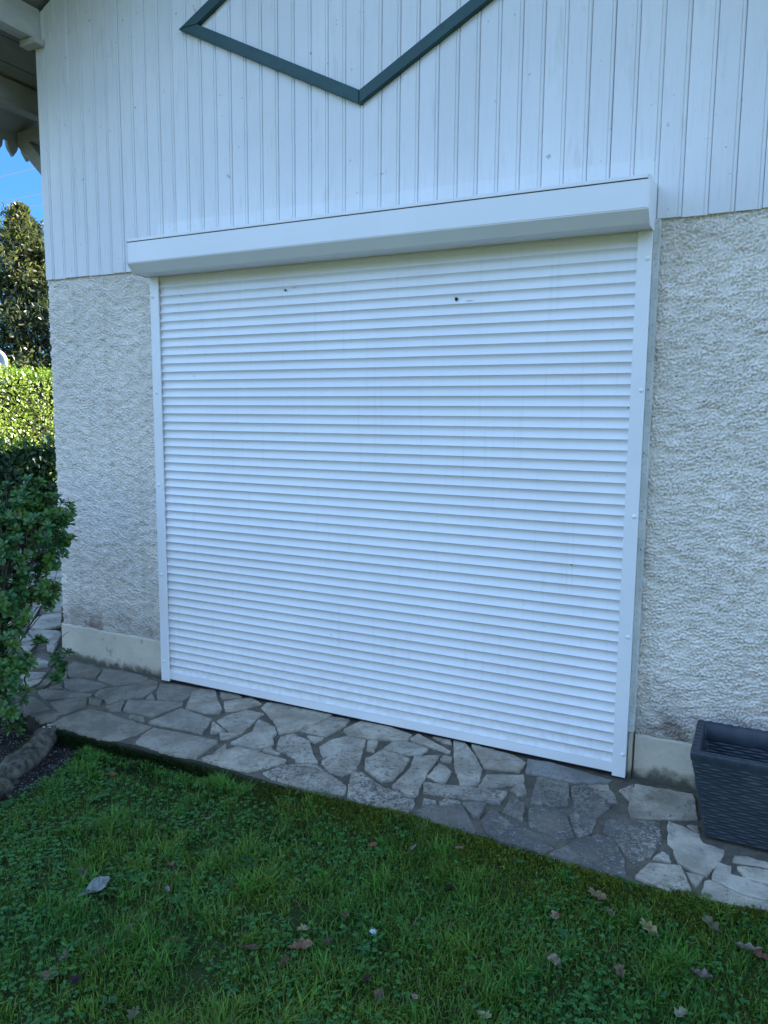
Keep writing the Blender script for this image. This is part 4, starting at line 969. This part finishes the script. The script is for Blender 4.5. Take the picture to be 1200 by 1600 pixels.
# ------------------------------------------------------------------ grass, clover and moss
CLUMPS = [(random.uniform(.1, 3.4), random.uniform(-2.3, -.74), random.uniform(.6, 1.2)) for _ in range(70)] + [(random.uniform(.05, 1.1), -.715 - random.random() * .05, random.uniform(.6, 1.0)) for _ in range(60)]
def region(n, seed, dens=None):
    r = np.random.default_rng(seed); x = r.uniform(-.1, 3.9, n); y = r.uniform(-2.75, -.66, n)
    return x, y
def in_lawn(x, y): return (edge_y(x) - y > .004 - .03 * fbm(x, y * 0, 11, 84) * sstep(.6, 1.3, x)) & (soil_mask(x, y) < .35)
def patch(x, y): return fbm(x, y, 3.4, 77), fbm(x, y, 6.0, 78), fbm(x, y, 2.2, 79)
def grass():
    n = 200000; x, y = region(n, 1); a, b, c = patch(x, y); d = edge_y(x) - y
    tuft = fbm(x, y, 17, 80, 2)
    nc = 0
    cx = np.concatenate([np.full(int(70 * s_), a_) + rng.normal(0, .022 * s_, int(70 * s_)) for a_, b_, s_ in CLUMPS]); cy = np.concatenate([np.full(int(70 * s_), b_) + rng.normal(0, .022 * s_, int(70 * s_)) for a_, b_, s_ in CLUMPS]); nc = len(cx)
    x = np.concatenate([x, cx]); y = np.concatenate([y, cy]); n = len(x); a, b, c = patch(x, y); d = edge_y(x) - y; tuft = fbm(x, y, 17, 80, 2); clump = np.zeros(n, bool); clump[-nc:] = True
    keep = in_lawn(x, y) & clump | in_lawn(x, y) & (rng.random(n) < np.clip(.35 + 1.5 * (tuft - .38) + .5 * sstep(1.0, 2.4, x) , .06, 1) * (.6 + .4 * sstep(.0, .35, d + .25 * sstep(1., 2.2, x))))
    x, y, tuft, a, d, clump = x[keep], y[keep], tuft[keep], a[keep], d[keep], clump[keep]; n = len(x); z = lawn_z(x, y) - .006
    h = (.018 + .028 * rng.random(n) ** 1.6 + .035 * np.clip(tuft - .55, 0, 1) * 2.2) * (.75 + .25 * sstep(.02, .4, d))
    h = np.where(clump, .030 + .034 * rng.random(n), h) * (.6 + .75 * np.clip(2.2 * (fbm(x, y, 4.5, 83) - .3), 0, 1)); ang = rng.uniform(0, 2 * np.pi, n); ang = ang + 1.6 * (fbm(x, y, 9, 81) - .5)
    lean = .25 + .9 * rng.random(n); dx, dy = np.cos(ang), np.sin(ang); w = .0011 + .0011 * rng.random(n)
    px_, py_ = -dy * w, dx * w
    def at(t, bend): return np.stack([x + dx * h * lean * bend, y + dy * h * lean * bend, z + h * t], 1)
    c0, c1, c2 = at(0, 0), at(.6, .35), at(.92 - .25 * lean * .5, 1.0); o = np.stack([px_, py_, np.zeros(n)], 1)
    V = np.stack([c0 - o, c0 + o, c1 + o * .85, c1 - o * .85, c2], 1).reshape(-1, 3); b_ = (np.arange(n) * 5)[:, None]
    F = np.concatenate([b_ + np.array([[0, 1, 2]]), b_ + np.array([[0, 2, 3]]), b_ + np.array([[3, 2, 4]])], 0)
    t = np.clip(a * 1.2 - .1 + .4 * (rng.random(n) - .5), 0, 1)[:, None]
    C = np.array([.040, .150, .024]) * (1 - t) + np.array([.150, .235, .024]) * t ** 1.3
    C[clump] = np.array([.075, .20, .028]); C = C * (1 + (rng.random((n, 1)) - .5) * .7); dead = rng.random(n) > .955 - .05 * sstep(.5, .7, fbm(x, y, 5, 85)); C[dead] = np.array([.15, .14, .06]) * (.6 + .6 * rng.random((dead.sum(), 1)))
    tag(mesh_obj('grass_blades', V, F, M['blade'], None, True, np.repeat(C, 5, 0)), 'short dark green lawn grass before the paving', 'grass', kind='stuff')
grass()
def clover():
    n = 34000; x, y = region(n, 2); a, b, c = patch(x, y); d = edge_y(x) - y
    dens = np.clip(2.4 * (b - .36) + .4 * sstep(1.8, .4, x), .05, 1) * (.3 + .7 * sstep(.03, .3, d)); keep = in_lawn(x, y) & (rng.random(n) < dens)
    x, y, b = x[keep], y[keep], b[keep]; n = len(x); z = lawn_z(x, y) + .008 + .022 * rng.random(n); s = .0029 + .0034 * rng.random(n) ** 1.5
    P, D, Nn, L, C = [], [], [], [], []; a0 = rng.uniform(0, 6.28, n); t = rng.random((n, 1)); col = np.array([.030, .130, .036]) * (1 - t) + np.array([.070, .185, .040]) * t
    tilt = unit(n) * .55 + np.array([.1, -.15, 1.0]); 
    for k in range(3):
        an = a0 + 2.094 * k; d_ = np.stack([np.cos(an), np.sin(an), .12 * np.ones(n)], 1); P.append(np.stack([x, y, z], 1)); D.append(d_); Nn.append(tilt); L.append(s * 1.7); C.append(col * (.8 + .4 * rng.random((n, 1))))
    P, D, Nn, L, C = map(np.concatenate, (P, D, Nn, L, C)); V1, F1, C1 = leaf_cards(P, D, Nn, L, L * .95, C, .1, .1)
    # broad-leaved rosettes
    m = 700; xr, yr = region(m, 3); k = in_lawn(xr, yr) & (rng.random(m) < .35 + .6 * sstep(1.8, .6, xr)); xr, yr = xr[k], yr[k]; P, D, Nn, L, W, C = [], [], [], [], [], []
    for X, Y in zip(xr, yr):
        zz = float(lawn_z(X, Y)) + .006; q = random.randint(5, 9); sz = random.uniform(.018, .042); hue = random.random()
        for j in range(q):
            an = 2.4 * j + random.random() * .5; el = random.uniform(.15, .7); P.append((X, Y, zz)); D.append((math.cos(an), math.sin(an), el)); Nn.append((random.uniform(-.2, .2), random.uniform(-.2, .2), 1)); L.append(sz * random.uniform(.7, 1.2)); W.append(sz * random.uniform(.32, .46)); C.append(np.array([.034, .135, .050]) * (1 - hue) + np.array([.065, .165, .032]) * hue)
    V2, F2, C2 = leaf_cards(np.array(P), np.array(D), np.array(Nn), np.array(L), np.array(W), np.array(C) * (.7 + .6 * rng.random((len(C), 1))), .16, .25)
    tag(mesh_obj('clover', np.concatenate([V1, V2]), np.concatenate([F1, F2 + len(V1)]), M['blade'], None, True, np.concatenate([C1, C2])), 'clover and small broad-leaved weeds growing through the lawn', 'clover', kind='stuff')
clover()
def moss():
    n = 120000; x = rng.uniform(-.05, 3.9, n); d = np.abs(rng.exponential(.085, n)); out = rng.random(n) > .55; d = np.where(out, rng.uniform(0, 1.6, n), d); y = edge_y(x) + .024 * fbm(x, x * 0, 16, 93) - d
    keep = (soil_mask(x, y) < .6) & (rng.random(n) < np.clip((fbm(x, y, 7, 90) - np.where(out, .42, .30)) * 2.6, 0, 1) * (.35 + .65 * sstep(.5, 1.5, x)))
    x, y, d = x[keep], y[keep], d[keep]; n = len(x); z = lawn_z(x, np.minimum(y, edge_y(x) - .01)) + .012 * rng.random(n)
    pz = PAVE_Z0 + PAVE_S * edge_y(x) - .02; z = np.where(d < .02, z + (pz - z) * rng.random(n) * .6, z)
    m2 = 30000; xr = rng.uniform(-.1, 3.5, m2); ks = (fbm(xr, xr * 0, 6, 91) + .25 * rng.random(m2)) > .46; xr = xr[ks]; m2 = len(xr)
    lo = lawn_z(xr, edge_y(xr) - .01); hi = PAVE_Z0 + PAVE_S * edge_y(xr) - .022; q = rng.random(m2) ** 1.3
    x = np.concatenate([x, xr]); y = np.concatenate([y, edge_y(xr) - .004 - .016 * rng.random(m2)]); z = np.concatenate([z, lo + (hi - lo) * q]); n = len(x)
    t = sstep(.5, 1.9, x)[:, None] * rng.random((n, 1)); C = np.array([.014, .030, .008]) * (1 - t) + np.array([.21, .25, .03]) * t; C = C * (1 + (rng.random((n, 1)) - .5) * .6)
    V, F, Cc = leaf_cards(np.stack([x, y, z], 1), unit(n) * .8 + np.array([0, -.2, .9]), unit(n), .010 + .010 * rng.random(n), .0030, C, .1, .2)
    tag(mesh_obj('moss', V, F, M['blade'], None, True, Cc), 'yellow-green moss along the edge of the paving', 'moss', kind='stuff')
moss()

# ------------------------------------------------------------------ fallen leaves, each its own
def dead_leaf(px, py, size, label, col=(.20, .14, .10), oak=True, curl=.25, yaw=None, tilt=0.3, wid=.30, cat='leaf'):
    size *= .76; p = on_plane(px, py, 2, -.11)
    for _ in range(3): p = on_plane(px, py, 2, float(lawn_z(p[0], p[1])) + .018)
    n = 16; yaw = random.uniform(0, 6.28) if yaw is None else yaw; vs, cs = [], []; r = random.Random(int(px * 7 + py)); col = tuple(v * r.uniform(.75, 1.15) for v in col); roll = r.uniform(-.5, .5); freq = r.uniform(2.4, 3.6); ph = r.uniform(0, 2)
    for i in range(n + 1):
        t = i / n; s = t - .5
        env = math.sin(math.pi * min(1, t * .93 + .04)) ** .75 * (.65 + .5 * t)
        lob = (1 + .30 * math.cos(t * 2 * math.pi * freq + ph + .7 * r.random())) if oak else 1.0
        w_ = wid * env * lob * (1 if t > .06 else .25)
        for k, q in enumerate((-1, -.5, 0, .5, 1)):
            ww = w_ * (1 + .15 * (r.random() - .5)); X = s + .10 * abs(q) * (1 if oak else .4); Y = q * ww
            Z = curl * (abs(q) ** 1.5 * ww * (1.1 + roll * q)) + curl * .9 * (s * s) * 1.1 + roll * .12 * s * q + .04 * math.sin(t * 9 + q * 2 + ph) + .03 * (r.random() - .5)
            vs.append((X * size, Y * size, Z * size)); tt = r.uniform(.55, 1.3) * (.8 if k == 2 else 1); cs.append([v * tt for v in col])
    fs = [(i * 5 + k, i * 5 + k + 1, (i + 1) * 5 + k + 1, (i + 1) * 5 + k) for i in range(n) for k in range(4)]
    o = mesh_obj('dead_leaf', vs, fs, M['dry'], None, True, np.array(cs)); o.location = p; o.rotation_euler = (random.uniform(-tilt, tilt), random.uniform(-tilt, tilt), yaw)
    tag(o, label, cat, 'fallen leaves on the lawn'); return o
TAN, PALE, BRN, DRK, PINK, GRY = (.17, .11, .07), (.26, .20, .15), (.10, .06, .04), (.045, .03, .03), (.20, .125, .095), (.23, .215, .21)
dead_leaf(148, 1392, .135, 'large curled pale grey dead leaf lying on the left of the lawn', GRY, False, .5, 1.05, .35, .30)
dead_leaf(131, 1369, .06, 'small dark brown leaf touching the large curled grey leaf', BRN, True, .5)
dead_leaf(78, 1526, .085, 'broad tan lobed oak leaf flat on the grass near the lower left corner', PINK, True, .2, 2.6, .25, .42)
dead_leaf(103, 1494, .055, 'curled reddish brown leaf just above the broad tan oak leaf', PINK, True, .8)
dead_leaf(120, 1532, .05, 'dark shrivelled leaf immediately right of the broad tan oak leaf', DRK, True, .8)
dead_leaf(204, 1454, .055, 'small greyish lobed leaf below and right of the large curled grey leaf', PALE, True, .5)
dead_leaf(157, 1488, .05, 'small brown leaf between the curled grey leaf and the broad oak leaf', BRN, True, .5)
dead_leaf(265, 1352, .045, 'small tan curled leaf up the lawn from the yellowish leaf', TAN, False, .6)
dead_leaf(262, 1390, .035, 'small pale grey leaf scrap right of the large curled grey leaf', GRY, False, .3)
dead_leaf(223, 1433, .05, 'faded yellow-green leaf in the grass right of the curled grey leaf', (.17, .18, .07), False, .3)
dead_leaf(268, 1469, .085, 'long narrow brown leaf lying aslant in the left half of the lawn', BRN, False, .4, .6, .2, .14)
dead_leaf(205, 1590, .065, 'tan leaf at the very bottom edge of the lawn on the left', TAN, True, .6)
dead_leaf(388, 1482, .085, 'long dark brown leaf left of the standing tan oak leaf', BRN, False, .5, .5, .2, .18)
dead_leaf(466, 1480, .095, 'long tan oak leaf tilted up from the grass mid lawn', PINK, True, .5, .9, .5, .26)
dead_leaf(471, 1453, .06, 'pale leaf touching the upper end of the long tilted tan oak leaf', PALE, True, .5)
dead_leaf(443, 1507, .05, 'dark brown curled leaf just below the long tilted oak leaf', BRN, True, .7)
dead_leaf(511, 1474, .05, 'brown leaf just right of the long tilted oak leaf', BRN, True, .4)
dead_leaf(542, 1430, .05, 'tan folded leaf above and left of the white paper scrap', TAN, True, .6)
dead_leaf(584, 1320, .04, 'small reddish leaf on the grass below the paving edge mid lawn', (.26, .11, .07), False, .3)
dead_leaf(645, 1326, .05, 'tan lobed leaf left of the grey leaf near the paving edge', PALE, True, .5)
dead_leaf(714, 1326, .06, 'greyish lobed leaf near the paving edge above the purple leaf', PALE, True, .5)
dead_leaf(703, 1390, .055, 'dark purple folded leaf standing in grass mid lawn', DRK, False, .9, 1.4, .6, .3)
dead_leaf(592, 1556, .06, 'curled tan and dark leaf in the tall grass at the bottom', TAN, True, .8)
dead_leaf(647, 1557, .03, 'tiny pale leaf right of the curled leaf in tall grass', PALE, False, .3)
dead_leaf(572, 1534, .05, 'very dark shrivelled leaf above the curled leaf in tall grass', DRK, True, .8)
dead_leaf(755, 1587, .06, 'light tan lobed leaf at the bottom edge right of centre', PALE, True, .5)
dead_leaf(748, 1500, .05, 'blackish leaf lying in the lower right middle of the lawn', DRK, True, .6)
dead_leaf(938, 1402, .10, 'long brown oak leaf nearest the dark paving slabs', PINK, True, .4, 2.7, .2, .24)
dead_leaf(955, 1428, .05, 'short brown leaf just below the long brown oak leaf', PINK, True, .4)
dead_leaf(868, 1433, .065, 'pale crinkled leaf left of the short brown leaf', PALE, True, .7)
dead_leaf(1018, 1455, .09, 'tan leaf with its edge raised in the right part of the lawn', PALE, True, .5, 2.6, .3, .24)
dead_leaf(1113, 1449, .085, 'tan pointed leaf below the pale slabs right of the planter corner', TAN, True, .5, 2.5, .3, .3)
dead_leaf(1165, 1483, .10, 'long pale curled leaf at the right frame edge', PALE, True, .8, .1, .2, .2)
dead_leaf(1192, 1495, .06, 'brown leaf tucked beside the long pale curled leaf', TAN, True, .4)
dead_leaf(864, 1501, .055, 'pale rounded leaf alone in the grass right of the white scrap', PALE, False, .4, .5, .3, .42)
dead_leaf(970, 1523, .06, 'brown twisted leaf half hidden in grass lower right', TAN, True, .9)
dead_leaf(1093, 1526, .075, 'pale leaf with finger-like lobes at lower right', PALE, True, .9, .2, .3, .3)
dead_leaf(1066, 1586, .06, 'pale upright leaf at the bottom edge on the right', PALE, True, .8)
dead_leaf(1026, 1552, .04, 'small reddish brown leaf between the twisted and the pale upright leaf', (.20, .09, .07), False, .5)
dead_leaf(172, 1211, .06, 'upright tan leaf in the weeds at the left end of the paving', TAN, False, .7, 1.2, .7, .24)
dead_leaf(321, 1280, .05, 'pinkish leaf in the weeds below the left part of the paving', PINK, True, .4)
dead_leaf(432, 1250, .05, 'flat tan leaf just below the paving edge left of centre', TAN, True, .3)
dead_leaf(207, 1192, .05, 'long brown leaf lying close against the slab edge at left', BRN, False, .4, .4, .3, .18)
# little stick and scrap
p = on_plane(404, 1335, 2, -.095); m_ = MB(); m_.tube([p + np.array([-.014, .014, 0]), p + np.array([.002, .0, .004]), p + np.array([.016, -.014, .002])], [.0035, .004, .003], 6); tag(m_.build('stick', M['chip'], None, True), 'short pale broken stick on the lawn left of centre', 'stick')
p = on_plane(583, 1457, 2, -.085); o = mesh_obj('paper_scrap', [(-.011, -.006, .004), (.009, -.009, .0), (.012, .006, .006), (-.006, .009, .010), (0, 0, .012)], [(0, 1, 4), (1, 2, 4), (2, 3, 4), (3, 0, 4)], M['paper']); o.location = p; tag(o, 'tiny crumpled white paper scrap in the middle of the lawn', 'scrap')
